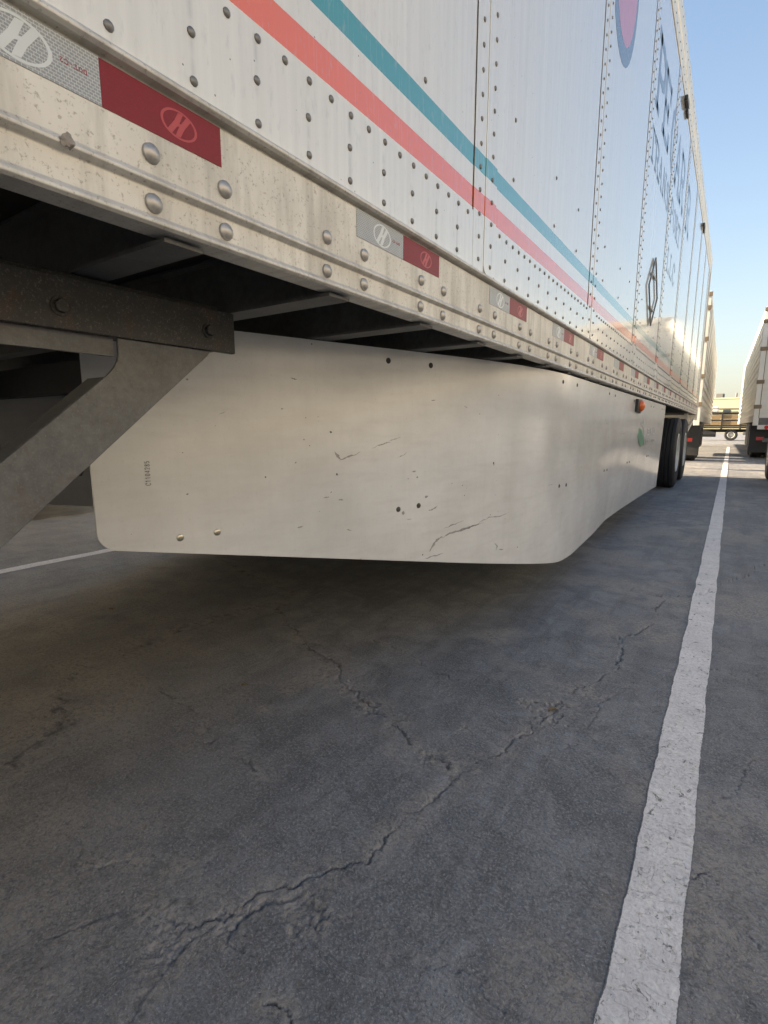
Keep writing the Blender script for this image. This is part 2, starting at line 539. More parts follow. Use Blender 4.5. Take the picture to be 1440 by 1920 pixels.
# ------------------------------------------------------------------ ground
rng = np.random.default_rng(11)
def vnoise(X, Y, cell, seed):
    r = np.random.default_rng(seed).random((256, 256))
    x, y = X / cell, Y / cell
    xi, yi = np.floor(x).astype(int), np.floor(y).astype(int)
    fx, fy = x - xi, y - yi
    fx, fy = fx * fx * (3 - 2 * fx), fy * fy * (3 - 2 * fy)
    a, b = r[xi % 256, yi % 256], r[(xi + 1) % 256, yi % 256]
    c, d = r[xi % 256, (yi + 1) % 256], r[(xi + 1) % 256, (yi + 1) % 256]
    return (a * (1 - fx) + b * fx) * (1 - fy) + (c * (1 - fx) + d * fx) * fy - 0.5
def height0(X, Y):
    near = np.exp(-np.maximum(0, np.hypot(X + 0.5, Y - 1) - 4) / 4)
    return near * (0.0040 * vnoise(X, Y, 0.47, 1) + 0.0022 * vnoise(X, Y, 0.13, 2) + 0.0012 * vnoise(X, Y, 0.045, 3) + 0.0008 * vnoise(X, Y, 0.017, 4))

def rough_line(pts, amp, lev=4, seed=0):
    g = np.random.default_rng(seed)
    p = [np.array(q, float) for q in pts]
    for k in range(lev):
        o = [p[0]]
        for a, b in zip(p[:-1], p[1:]):
            d = b - a
            L = np.hypot(*d)
            o.append((a + b) / 2 + np.array([-d[1], d[0]]) * g.normal() * amp * (0.7 if L > 0.06 else 1.6))
            o.append(b)
        p = o
    return np.array(p)
# (points, half width, depth, side-wear radius, side-wear amount, darkness)
CR = [
    ([(-0.728, 0.434), (-0.706, 0.473), (-0.672, 0.504), (-0.667, 0.549), (-0.644, 0.595), (-0.616, 0.624), (-0.593, 0.661), (-0.565, 0.71), (-0.531, 0.736), (-0.533, 0.787), (-0.533, 0.84), (-0.517, 0.917), (-0.501, 1.047), (-0.479, 1.11), (-0.441, 1.214), (-0.435, 1.259), (-0.398, 1.375), (-0.393, 1.461), (-0.379, 1.525)], 0.0021, 0.0050, 0.057, 0.99, 0.62),
    ([(-0.336, 1.722), (-0.285, 1.86), (-0.281, 1.989), (-0.276, 2.105), (-0.313, 2.236), (-0.262, 2.304), (-0.199, 2.567), (-0.191, 2.834), (-0.222, 2.911)], 0.0038, 0.0063, 0.057, 0.55, 0.68),
    ([(-0.379, 1.525), (-0.36, 1.62), (-0.336, 1.722)], 0.0026, 0.0042, 0.069, 0.88, 0.43),
    ([(-0.505, 2.972), (-0.381, 2.963), (-0.224, 2.93), (-0.109, 3.017), (0.015, 3.251), (0.101, 3.524), (0.201, 3.909), (0.274, 4.035), (0.5, 4.4)], 0.0055, 0.0056, 0.057, 0.28, 0.61),
    ([(-2.726, 2.142), (-2.351, 2.016), (-2.012, 1.988), (-1.864, 1.917), (-1.757, 1.694), (-1.456, 1.506), (-1.285, 1.43), (-1.038, 1.288), (-0.849, 1.21), (-0.693, 1.146), (-0.529, 1.089)], 0.0051, 0.0049, 0.103, 0.88, 0.50),
    ([(-1.813, 1.749), (-1.9, 1.554), (-1.937, 1.29), (-1.907, 0.985), (-1.883, 0.816), (-1.719, 0.705), (-1.543, 0.61), (-1.521, 0.505), (-1.491, 0.445)], 0.0076, 0.0056, 0.138, 0.99, 0.43),
    ([(-1.524, 0.919), (-1.294, 0.877), (-1.14, 0.817), (-0.896, 0.807)], 0.0034, 0.0035, 0.069, 0.66, 0.29),
    ([(-1.151, 1.643), (-0.917, 1.591), (-0.71, 1.529)], 0.0034, 0.0028, 0.023, 0.55, 0.36),
    ([(-0.5, 0.62), (-0.418, 0.625), (-0.335, 0.626), (-0.246, 0.637), (-0.163, 0.641)], 0.0017, 0.0021, 0.023, 0.33, 0.22),
    ([(-0.518, 0.437), (-0.495, 0.448), (-0.466, 0.447), (-0.44, 0.42)], 0.0026, 0.0063, 0.029, 0.88, 0.72),
    ([(-0.682, 0.477), (-0.692, 0.43), (-0.674, 0.333), (-0.667, 0.304)], 0.0034, 0.0021, 0.06, 0.99, 0.18),
    ([(-0.019, 1.042), (0.057, 1.081), (0.102, 0.989), (0.131, 0.958), (0.3, 0.9)], 0.0021, 0.0042, 0.023, 0.33, 0.58),
    ([(-0.151, 2.024), (0.037, 2.124), (0.124, 2.087), (0.188, 2.176), (0.4, 2.2)], 0.0034, 0.0042, 0.034, 0.33, 0.50),
    ([(-0.30, 1.33), (-0.25, 1.45), (-0.27, 1.62), (-0.2, 1.85)], 0.0026, 0.0028, 0.034, 0.44, 0.25),
    ([(0.06, 1.35), (0.12, 1.55), (0.2, 1.62)], 0.0017, 0.0028, 0.023, 0.33, 0.36),
    ([(-0.654, 0.489), (-0.642, 0.56), (-0.600, 0.612), (-0.548, 0.609), (-0.53, 0.573)], 0.0059, 0.0049, 0.025, 1.00, 0.25),
    ([(-0.654, 0.489), (-0.628, 0.47), (-0.60, 0.475)], 0.0034, 0.0035, 0.023, 1.00, 0.29),
    ([(-0.80, 0.56), (-0.86, 0.50), (-0.93, 0.47), (-0.98, 0.42), (-1.05, 0.43)], 0.0034, 0.0021, 0.057, 1.00, 0.11),
    ([(-0.728, 0.434), (-0.80, 0.42), (-0.87, 0.36), (-0.90, 0.30)], 0.0034, 0.0028, 0.115, 1.00, 0.22),
]
def axis(fine0, fine1, step, lo, hi, g):
    a = list(np.arange(fine0, fine1, step))
    s, x = step, a[-1]
    while x < hi:
        s *= g
        x += s
        a.append(x)
    s, x = step, a[0]
    b = []
    while x > lo:
        s *= g
        x -= s
        b.append(x)
    return np.array(b[::-1] + a)
gx = axis(-1.10, 0.22, 0.0031, -600, 600, 1.022)
gy = axis(0.26, 1.75, 0.0031, -600, 600, 1.022)
GX, GY = np.meshgrid(gx, gy, indexing='ij')
GZ = height0(GX, GY)
crack = np.zeros_like(GX)
band = np.zeros_like(GX)
wear = np.clip((vnoise(GX, GY, 0.6, 21) + vnoise(GX, GY, 0.19, 22) * 0.8 + vnoise(GX, GY, 0.06, 25) * 0.5 - 0.16) * 2.4, 0, 0.8)
wear = np.maximum(wear, np.clip((0.9 - GY - 0.9 * (GX + 0.9)) * 1.2, 0, 0.8) * (0.5 + vnoise(GX, GY, 0.09, 23)))
for ci, (pts, hw, dep, wr, wa, dk) in enumerate(CR):
    L = rough_line(pts, 0.10, 5, 100 + ci)
    rad = max(wr * 1.5, hw * 3)
    D = {}
    for a, b in zip(L[:-1], L[1:]):
        i0, i1 = np.searchsorted(gx, [min(a[0], b[0]) - rad, max(a[0], b[0]) + rad])
        j0, j1 = np.searchsorted(gy, [min(a[1], b[1]) - rad, max(a[1], b[1]) + rad])
        if i1 <= i0 or j1 <= j0:
            continue
        xs, ys = GX[i0:i1, j0:j1], GY[i0:i1, j0:j1]
        d = b - a
        t = np.clip(((xs - a[0]) * d[0] + (ys - a[1]) * d[1]) / (d @ d + 1e-12), 0, 1)
        dist = np.hypot(xs - a[0] - t * d[0], ys - a[1] - t * d[1])
        w = hw * np.clip(0.62 + 1.7 * vnoise(xs, ys, 0.07, 300 + ci) + 0.7 * vnoise(xs, ys, 0.018, 340 + ci), 0.02, 2)
        k = np.clip(1.25 - dist / w, 0, 1)
        crack[i0:i1, j0:j1] = np.maximum(crack[i0:i1, j0:j1], k * dk)
        q = np.clip(1 - dist / wr, 0, 1) * wa * np.clip(0.55 + 1.6 * vnoise(xs, ys, 0.035, 500 + ci), 0, 1)
        wear[i0:i1, j0:j1] = np.maximum(wear[i0:i1, j0:j1], q)
        band[i0:i1, j0:j1] = np.maximum(band[i0:i1, j0:j1], np.clip(1.1 - dist / (wr * 0.55), 0, 1) * (1.0 if wr > 0.08 else 0.45))
        GZ[i0:i1, j0:j1] = np.minimum(GZ[i0:i1, j0:j1], height0(xs, ys) - dep * k)
rb = np.clip(band * (0.5 + 1.5 * vnoise(GX, GY, 0.05, 91)), 0, 1)
GZ += rb * (0.0075 * vnoise(GX, GY, 0.021, 92) + 0.0055 * vnoise(GX, GY, 0.009, 93) - 0.0015)
crack = np.maximum(crack * np.clip(0.55 + 1.4 * vnoise(GX, GY, 0.03, 95), 0, 1), np.clip(rb * (vnoise(GX, GY, 0.013, 94) - 0.18) * 3.0, 0, 0.6))
# shallow spalled hollows
for hx, hy, hr, hd in ((-0.386, 1.52, 0.05, 0.006), (-0.454, 1.512, 0.022, 0.004), (-0.571, 1.269, 0.018, 0.003), (-0.56, 0.585, 0.03, 0.005), (-0.66, 0.50, 0.025, 0.005), (-0.30, 1.70, 0.03, 0.003), (-0.72, 0.41, 0.03, 0.004)):
    i0, i1 = np.searchsorted(gx, [hx - hr * 2, hx + hr * 2])
    j0, j1 = np.searchsorted(gy, [hy - hr * 2, hy + hr * 2])
    xs, ys = GX[i0:i1, j0:j1], GY[i0:i1, j0:j1]
    r = np.hypot(xs - hx, (ys - hy) * 0.8) / hr + 1.3 * vnoise(xs, ys, 0.02, 41) + 0.9 * vnoise(xs, ys, 0.008, 43)
    k = np.clip((1.0 - r) * 4, 0, 1)
    GZ[i0:i1, j0:j1] -= hd * k * (0.7 + vnoise(xs, ys, 0.006, 42))
    wear[i0:i1, j0:j1] = np.maximum(wear[i0:i1, j0:j1], np.clip((1.5 - r) * 2, 0, 1))
nx, ny = GX.shape
me = bpy.data.meshes.new('ground')
me.vertices.add(nx * ny)
me.vertices.foreach_set('co', np.stack([GX, GY, GZ], -1).reshape(-1).astype(np.float32))
idx = np.arange(nx * ny).reshape(nx, ny)
quads = np.stack([idx[:-1, :-1], idx[1:, :-1], idx[1:, 1:], idx[:-1, 1:]], -1).reshape(-1, 4)
nf = len(quads)
me.loops.add(nf * 4)
me.loops.foreach_set('vertex_index', quads.reshape(-1).astype(np.int32))
me.polygons.add(nf)
me.polygons.foreach_set('loop_start', np.arange(0, nf * 4, 4, dtype=np.int32))
me.polygons.foreach_set('use_smooth', np.ones(nf, dtype=bool))
me.update(calc_edges=True)
for nm, arr in (('crack', crack), ('wear', wear)):
    a = me.attributes.new(nm, 'FLOAT', 'POINT')
    a.data.foreach_set('value', arr.reshape(-1).astype(np.float32))
me.materials.append(M['asphalt'])
g = put('ground', me)
g['kind'] = 'structure'
print('ground verts', nx * ny)

def sample(arr, X, Y):
    i = np.clip(np.searchsorted(gx, X), 1, nx - 1)
    j = np.clip(np.searchsorted(gy, Y), 1, ny - 1)
    fx = np.clip((X - gx[i - 1]) / (gx[i] - gx[i - 1]), 0, 1)
    fy = np.clip((Y - gy[j - 1]) / (gy[j] - gy[j - 1]), 0, 1)
    return (arr[i - 1, j - 1] * (1 - fx) + arr[i, j - 1] * fx) * (1 - fy) + (arr[i - 1, j] * (1 - fx) + arr[i, j] * fx) * fy

def stripe(name, x0, x1, y0, y1, seed, ncol=22):
    s, y, ys = 0.006, y0, []
    while y < y1:
        ys.append(y)
        if y > 1.7:
            s *= 1.015
        y += s
    ys.append(y1)
    ys = np.array(ys)
    us = np.linspace(0, 1, ncol)
    l = x0 + 0.004 * vnoise(ys * 0 + 3.3, ys, 0.16, seed) * 2 + 0.003 * vnoise(ys * 0 + 9, ys, 0.03, seed + 1)
    r = x1 + 0.004 * vnoise(ys * 0 + 5.1, ys, 0.19, seed + 2) * 2 + 0.003 * vnoise(ys * 0 + 2, ys, 0.03, seed + 3)
    X = l[:, None] * (1 - us) + r[:, None] * us
    Y = np.repeat(ys[:, None], ncol, 1)
    Zs = np.maximum(sample(GZ, X, Y), -0.004) + 0.0014 + 0.0006 * np.clip(Y - 1.7, 0, 4)
    n, m = X.shape
    id2 = np.arange(n * m).reshape(n, m)
    q = np.stack([id2[:-1, :-1], id2[:-1, 1:], id2[1:, 1:], id2[1:, :-1]], -1).reshape(-1, 4)
    me = bpy.data.meshes.new(name)
    me.from_pydata(np.stack([X, Y, Zs], -1).reshape(-1, 3).tolist(), [], q.tolist())
    a = me.attributes.new('crack', 'FLOAT', 'POINT')
    a.data.foreach_set('value', np.clip(sample(crack, X, Y) * 1.2, 0, 1).reshape(-1).astype(np.float32))
    a = me.attributes.new('edge', 'FLOAT', 'POINT')
    e = np.abs(us * 2 - 1) ** 6
    a.data.foreach_set('value', np.repeat(e[None, :], n, 0).reshape(-1).astype(np.float32))
    me.materials.append(M['line_paint'])
    me.polygons.foreach_set('use_smooth', [True] * len(me.polygons))
    o = put(name, me)
    o['kind'] = 'structure'
    return o
stripe('parking_line', -0.088, 0.0135, 0.25, 27.0, 61)
stripe('parking_line', -3.66, -3.56, -3.0, 14.0, 71)

# ------------------------------------------------------------------ wheels
def tyre_profile(w):
    h = w / 2
    p = [(-h * 0.80, 0.27), (-h * 0.95, 0.31), (-h, 0.39), (-h * 0.97, 0.45), (-h * 0.90, 0.478), (-h * 0.82, 0.490)]
    xs = [-0.82, -0.56, -0.54, -0.48, -0.46, -0.18, -0.16, -0.10, -0.08, 0.08, 0.10, 0.16, 0.18, 0.46, 0.48, 0.54, 0.56, 0.82]
    gro = [0, 0, 1, 1, 0, 0, 1, 1, 0, 0, 1, 1, 0, 0, 1, 1, 0, 0]
    p += [(h * a, (0.498 if abs(a) < 0.8 else 0.492) - 0.014 * g_) for a, g_ in zip(xs, gro)]
    p += [(h * 0.90, 0.478), (h * 0.97, 0.45), (h, 0.39), (h * 0.95, 0.31), (h * 0.80, 0.27)]
    return p
TY = MB().lathe_x(tyre_profile(0.28), (0, 0, 0.5), 48).mesh('tyre', 'tyre_rubber', smooth=True)
RIM = MB().lathe_x([(-0.11, 0.275), (0.125, 0.275), (0.135, 0.262), (0.115, 0.25), (0.02, 0.235), (-0.02, 0.2), (-0.03, 0.11), (0.06, 0.10), (0.09, 0.085), (0.095, 0.0)], (0, 0, 0.5), 32)
for k in range(10):
    a = 2 * math.pi * k / 10
    RIM.tube((-0.03, 0.165 * math.cos(a), 0.5 + 0.165 * math.sin(a)), (0.005, 0.165 * math.cos(a), 0.5 + 0.165 * math.sin(a)), 0.014, 6)
RIM = RIM.mesh('rim', 'rim_white', smooth=True)
def wheel(parent, loc, outward):
    """outward +1: the rim's face looks to +X"""
    w = put('wheel', TY, parent, loc, (0, 0, 0 if outward > 0 else math.pi))
    put('rim', RIM, w)
    return w

# ------------------------------------------------------------------ glyphs: strokes on a unit box, drawn as ribbons with serifs
GL = {
    'P': [[(.2, 0), (.2, 1)], [(.2, 1), (.6, 1), (.82, .9), (.85, .75), (.8, .58), (.6, .5), (.2, .5)], [(.04, 0), (.4, 0)], [(.04, 1), (.2, 1)]],
    'E': [[(.2, 0), (.2, 1)], [(.04, 1), (.85, 1)], [(.2, .5), (.62, .5)], [(.04, 0), (.88, 0)], [(.85, 1), (.85, .82)], [(.88, 0), (.88, .2)], [(.62, .6), (.62, .4)]],
    'C': [[(.88, .72), (.85, .95), (.7, 1), (.42, 1), (.2, .85), (.12, .5), (.2, .15), (.42, 0), (.7, 0), (.9, .18)], [(.88, 1), (.88, .72)]],
    'A': [[(.1, 0), (.48, 1), (.88, 0)], [(.26, .36), (.72, .36)], [(0, 0), (.24, 0)], [(.72, 0), (1, 0)]],
    'R': [[(.2, 0), (.2, 1)], [(.2, 1), (.6, 1), (.82, .9), (.84, .75), (.78, .6), (.6, .52), (.2, .52)], [(.5, .52), (.88, 0)], [(.04, 0), (.38, 0)], [(.04, 1), (.2, 1)], [(.78, 0), (1, 0)]],
    'T': [[(.5, 0), (.5, 1)], [(.06, 1), (.94, 1)], [(.06, 1), (.06, .8)], [(.94, 1), (.94, .8)], [(.3, 0), (.7, 0)]],
    'N': [[(.18, 0), (.18, 1), (.82, 0), (.82, 1)], [(.04, 0), (.34, 0)], [(.68, 1), (.98, 1)]],
    'S': [[(.82, .8), (.7, .98), (.4, 1), (.2, .86), (.22, .66), (.5, .52), (.78, .38), (.82, .16), (.62, 0), (.34, 0), (.16, .2)]],
    'O': [[(.5, 1), (.2, .85), (.12, .5), (.2, .15), (.5, 0), (.8, .15), (.88, .5), (.8, .85), (.5, 1)]],
    'L': [[(.2, 0), (.2, 1)], [(.04, 1), (.36, 1)], [(.04, 0), (.88, 0)], [(.88, 0), (.88, .22)]],
    'D': [[(.2, 0), (.2, 1), (.55, 1), (.8, .85), (.88, .5), (.8, .15), (.55, 0), (.2, 0)]],
    'K': [[(.2, 0), (.2, 1)], [(.82, 1), (.2, .42)], [(.42, .62), (.86, 0)]],
    '-': [[(.2, .48), (.8, .48)]],
    '0': [[(.5, 1), (.25, .85), (.18, .5), (.25, .15), (.5, 0), (.75, .15), (.82, .5), (.75, .85), (.5, 1)]],
    '1': [[(.3, .8), (.52, 1), (.52, 0)]],
    '2': [[(.2, .78), (.4, 1), (.66, .96), (.78, .74), (.6, .45), (.2, 0), (.82, 0)]],
    '4': [[(.66, 0), (.66, 1), (.16, .3), (.86, .3)]],
    '5': [[(.78, 1), (.26, 1), (.22, .56), (.56, .6), (.8, .4), (.74, .1), (.46, 0), (.18, .12)]],
    '8': [[(.5, .52), (.26, .7), (.34, .95), (.66, .95), (.74, .7), (.5, .52), (.2, .28), (.3, .03), (.7, .03), (.8, .28), (.5, .52)]],
}
def glyph(ch, w, h, t, depth):
    """flat ribbon letter in local (y, z), face towards +X, thickness depth"""
    mb = MB()
    for st in GL[ch]:
        for k, (a, b) in enumerate(zip(st[:-1], st[1:])):
            A = Vector((0, a[0] * w, a[1] * h))
            B = Vector((0, b[0] * w, b[1] * h))
            d = (B - A).normalized() * (t * 0.3)
            o = depth * (0.5 + 0.06 * k)
            mb.bar(A - d + Vector((o, 0, 0)), B + d + Vector((o, 0, 0)), depth, t * (1.0 if abs(a[0] - b[0]) < .3 else 0.75), up=(0, d.z, -d.y))
    return mb
def text(s, parent, mat, x, y, z, w, h, t, pitch, depth=0.0006, rot=(0, 0, 0), name='letter'):
    """row of letters; rot turns the whole row about its start"""
    rm = Matrix.Rotation(rot[2], 4, 'Z') @ Matrix.Rotation(rot[0], 4, 'X')
    for k, ch in enumerate(s):
        if ch == ' ':
            continue
        me = glyph(ch, w, h, t, depth).mesh(name, mat)
        off = rm @ Vector((0, k * pitch, 0))
        o = put(name, me, parent, (x + off.x, y + off.y, z + off.z))
        o.rotation_euler = rm.to_euler()

# ------------------------------------------------------------------ the near trailer
XS = -0.62            # outer skin of the right-hand side
XL = -3.22            # outer skin of the left-hand side
Y0, Y1 = -4.9, 12.5
ROOF = 4.12
TO = (-1.92, 4.0, 0.0)
trailer = empty('semi_trailer', TO)
tag(trailer, 'white riveted box trailer with red and teal stripes and a white side skirt', 'trailer', 'box trailers parked in the left bays')
def tp(name, mb, mat, **kw):
    return part(name, mb, mat, trailer, TO, **kw)

JP = 1.312
joints = [1.35 + JP * k for k in range(-5, 9)]
# cladding sheets between the joints
edges = [Y0] + [j + 0.075 for j in joints if j > Y0 + 0.2] + [Y1 - 0.12]
for a, b in zip(edges[:-1], edges[1:]):
    tp('side_panel', MB().box(XS - 0.03, XS, a + 0.0015, b - 0.0015, 1.288, 3.80), 'trailer_panel')
    tp('kick_plate', MB().box(XS + 0.0005, XS + 0.002, a + 0.078, b - 0.002 - 0.075, 1.288, 1.4335), 'plain_panel')
for j in joints:
    if j > Y0:
        s = tp('joint_strip', MB().box(XS + 0.0005, XS + 0.0022, j, j + 0.070, 1.292, 3.79), 'trailer_panel', bevel=0.0008)
        lip = MB().plate_x([(j + 0.071, 1.312), (j + 0.078, 1.300), (j + 0.090, 1.293), (j + 0.140, 1.293), (j + 0.149, 1.300), (j + 0.149, 3.79), (j + 0.071, 3.79)], XS + 0.0005, XS + 0.0042)
        tp('joint_strip', lip, 'trailer_panel', bevel=0.001)
        tp('joint_gap', MB().box(XS + 0.0004, XS + 0.0016, j - 0.0045, j - 0.0005, 1.292, 3.79), 'dark_steel')
# other sides of the box
tp('left_wall', MB().box(XL, XL + 0.03, Y0, Y1 - 0.05, 1.12, 4.06), 'plain_panel')
tp('roof', MB().box(XL, XS - 0.005, Y0, Y1, 4.07, 4.11), 'plain_panel')
tp('front_wall', MB().box(XL + 0.04, XS - 0.04, Y0, Y0 + 0.03, 1.21, 4.06), 'plain_panel')
tp('floor', MB().box(XL + 0.04, XS - 0.036, Y0 + 0.04, Y1 - 0.06, 1.222, 1.26), 'floor_wood')
# bottom rail extrusion
prof = [(XS - 0.03, 1.113), (XS + 0.010, 1.112), (XS + 0.014, 1.115), (XS + 0.014, 1.119), (XS + 0.010, 1.123), (XS + 0.006, 1.126),
        (XS + 0.006, 1.156), (XS + 0.010, 1.158), (XS + 0.0145, 1.161), (XS + 0.0145, 1.165), (XS + 0.010, 1.168), (XS + 0.0075, 1.172),
        (XS + 0.0075, 1.2690), (XS + 0.003, 1.2695), (XS + 0.003, 1.2735), (XS + 0.0155, 1.2740), (XS + 0.020, 1.2775), (XS + 0.020, 1.2815), (XS + 0.0165, 1.2855), (XS + 0.006, 1.2875), (XS - 0.03, 1.2875)]
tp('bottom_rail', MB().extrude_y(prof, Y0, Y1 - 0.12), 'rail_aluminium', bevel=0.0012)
proft = [(XS - 0.03, 3.80), (XS + 0.004, 3.80), (XS + 0.006, 3.805), (XS + 0.006, 3.93), (XS + 0.012, 3.94), (XS + 0.014, 4.09), (XS + 0.008, 4.12), (XS - 0.03, 4.12)]
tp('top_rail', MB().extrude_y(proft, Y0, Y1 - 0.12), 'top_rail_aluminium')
# rear frame
tp('rear_post', MB().box(XS - 0.09, XS + 0.012, Y1 - 0.118, Y1, 1.0, 4.12), 'white_frame', bevel=0.006)
tp('rear_post', MB().box(XL, XL + 0.10, Y1 - 0.048, Y1, 1.0, 4.06), 'white_frame', bevel=0.006)
tp('rear_door', MB().box(XL + 0.105, -1.925, Y1 - 0.05, Y1 - 0.005, 1.12, 4.05), 'plain_panel')
tp('rear_door', MB().box(-1.915, XS - 0.095, Y1 - 0.05, Y1 - 0.005, 1.12, 4.05), 'plain_panel')
tp('rear_sill', MB().box(XL + 0.105, XS - 0.095, Y1 - 0.11, Y1, 0.98, 1.115), 'white_frame', bevel=0.006)
gd = MB().box(-3.05, -0.80, Y1 - 0.12, Y1 - 0.02, 0.46, 0.56)
gd.box(-2.6, -2.5, Y1 - 0.115, Y1 - 0.03, 0.56, 0.98).box(-1.34, -1.24, Y1 - 0.115, Y1 - 0.03, 0.56, 0.98)
tp('underride_guard', gd, 'white_frame', bevel=0.006)
st = MB().bar((-0.66, Y1 - 0.15, 1.04), (-0.82, Y1 - 0.85, 0.5), 0.03, 0.03)
tp('guard_strut', st, 'white_frame')
tp('flap_hanger', MB().box(-0.72, -0.66, Y1 - 1.9, Y1 - 1.84, 0.72, 1.10), 'white_frame')

# underside: cross members, frame rails
CM = 0.328
ymem = [0.458 + CM * k for k in range(-16, 37) if Y0 + 0.1 < 0.458 + CM * k < Y1 - 0.2]
cm_me = MB().box(XL + 0.035, XS - 0.004, -0.029, 0.029, 1.1035, 1.109).box(XL + 0.035, XS - 0.034, -0.003, 0.003, 1.109, 1.215).box(XL + 0.035, XS - 0.034, -0.029, 0.029, 1.215, 1.220).mesh('crossmember', 'galvanised', (TO[0], 0, 0))
for y in ymem:
    put('crossmember', cm_me, trailer, (0, y - TO[1], 0))
# sliding bogie frame with two axles
for x in (-1.42, -2.42):
    tp('bogie_rail', MB().box(x - 0.045, x + 0.045, 6.95, 11.2, 0.93, 1.10), 'black_frame', bevel=0.006)
for y in (8.52, 9.83):
    tp('axle', MB().tube((-3.0, y, 0.5), (-0.84, y, 0.5), 0.065, 16), 'black_frame', smooth=True)
    for x in (-1.42, -2.42):
        hg = MB().plate_x([(y - 0.62, 0.93), (y - 0.42, 0.93), (y - 0.36, 0.62), (y + 0.1, 0.42), (y + 0.1, 0.58), (y - 0.30, 0.70)], x - 0.05, x + 0.05)
        tp('suspension_arm', hg, 'black_frame')
        tp('air_spring', MB().lathe_x([(0, 0.001), (0, 0.10), (0.06, 0.13), (0.1, 0.11), (0.14, 0.13), (0.2, 0.1), (0.2, 0.001)], (x - 0.1, y + 0.28, 0.74), 16), 'black_frame', smooth=True)
    for x, s in ((-0.745, 1), (-1.075, 1), (-3.095, -1), (-2.765, -1)):
        wheel(trailer, (x - TO[0], y - TO[1], 0), s)
for x0, x1 in ((-1.25, -0.64), (-3.2, -2.6)):
    tp('mudflap', MB().box(x0, x1, 10.62, 10.632, 0.18, 0.92), 'mudflap_rubber')

# landing gear brace on the near side, legs beyond the picture's edge
for xc, s in ((-0.86, 1), (-2.98, -1)):
    br = lambda x: (xc + s * x)
    xa, xb = sorted((br(0.0), br(0.012)))
    tp('brace_beam', MB().box(xa, xb, -0.9, 0.728, 1.0145, 1.092), 'dark_steel', bevel=0.002)
    xa2, xb2 = sorted((br(-0.055), br(-0.0015)))
    tp('brace_channel', MB().box(xa2, xb2, -0.9, 0.70, 1.0175, 1.1015), 'dark_steel', bevel=0.003)
    xa, xb = sorted((br(-0.012), br(-0.002)))
    gus = [(-0.9, 0.985), (0.485, 0.985), (0.485, 1.0138), (-0.9, 1.0138)]
    tp('gusset_plate', MB().plate_x(gus, xa, xb), 'galvanised')
    # diagonal strut: face plate with folded lips
    d = Vector((0, 1.0, 0.82)).normalized()
    n = Vector((0, -d.z, d.y))
    P1 = Vector((0, 0.664, 1.004)) ; P0 = P1 - d * 1.15
    W = 0.086
    xa, xb = sorted((br(-0.0005), br(0.006)))
    top = lambda y: (P0 + n * W).z + (y - (P0 + n * W).y) * 0.82
    pts = [(P0.y, P0.z), (P1.y, P1.z), (0.672, 1.0142), (0.488, 1.0142), (0.488, top(0.488) + 0.018), (0.485, top(0.485) + 0.009), (0.478, top(0.478) + 0.003), (0.466, top(0.466)), ((P0 + n * W).y, (P0 + n * W).z)]
    tp('diagonal_strut', MB().plate_x(pts, xa, xb), 'galvanised', bevel=0.0015)
    lip = MB()
    for off in (0.003, W - 0.003):
        a, b = P0 + n * off, P1 + n * off - d * (0.02 if off < 0.05 else 0.19)
        a.x = b.x = br(-0.026)
        lip.bar(a, b, 0.05, 0.006, up=n)
    tp('strut_lip', lip, 'galvanised')
    for y, z in ((0.4, 1.047), (0.665, 1.051), (0.12, 1.047)):
        tp('bolt', MB().tube((br(0.012), y, z), (br(0.0145), y, z), 0.0145, 16).tube((br(0.0145), y, z), (br(0.022), y, z), 0.0105, 6), 'dark_steel', bevel=0.001)
    xa, xb = sorted((br(-0.17), br(-0.06)))
    tp('landing_leg', MB().box(xa, xb, -0.36, -0.24, 0.06, 1.10), 'galvanised', bevel=0.006)
    tp('landing_foot', MB().box(xa - 0.07, xb + 0.07, -0.43, -0.17, 0.0, 0.06), 'galvanised', bevel=0.008)
    xa, xb = sorted((br(-0.06), br(0.0)))
    tp('strut_foot', MB().box(xa, xb, -0.345, -0.255, 0.2, 0.42), 'galvanised')
tp('leg_crosstie', MB().bar((-2.9, -0.3, 0.62), (-1.0, -0.3, 0.62), 0.06, 0.06), 'galvanised')
for y in (0.95, -0.5):
    tp('frame_tie', MB().box(-2.9, -1.05, y, y + 0.06, 0.99, 1.10), 'black_frame')

def hose(pts, r):
    mb = MB()
    for a, b in zip(pts[:-1], pts[1:]):
        mb.tube(a, b, r, 8)
    return mb
for x, sag, r in ((-1.30, 0.05, 0.012), (-1.36, 0.03, 0.009), (-1.12, 0.035, 0.008)):
    pts = []
    for k in range(0, 60):
        y = -3 + k * 0.16
        ph = ((y - 0.458) / (CM * 3)) % 1.0
        pts.append((x + 0.01 * math.sin(y * 3), y, 1.092 - sag * 4 * ph * (1 - ph)))
    tp('air_line', hose(pts, r), 'black_plastic', smooth=True)

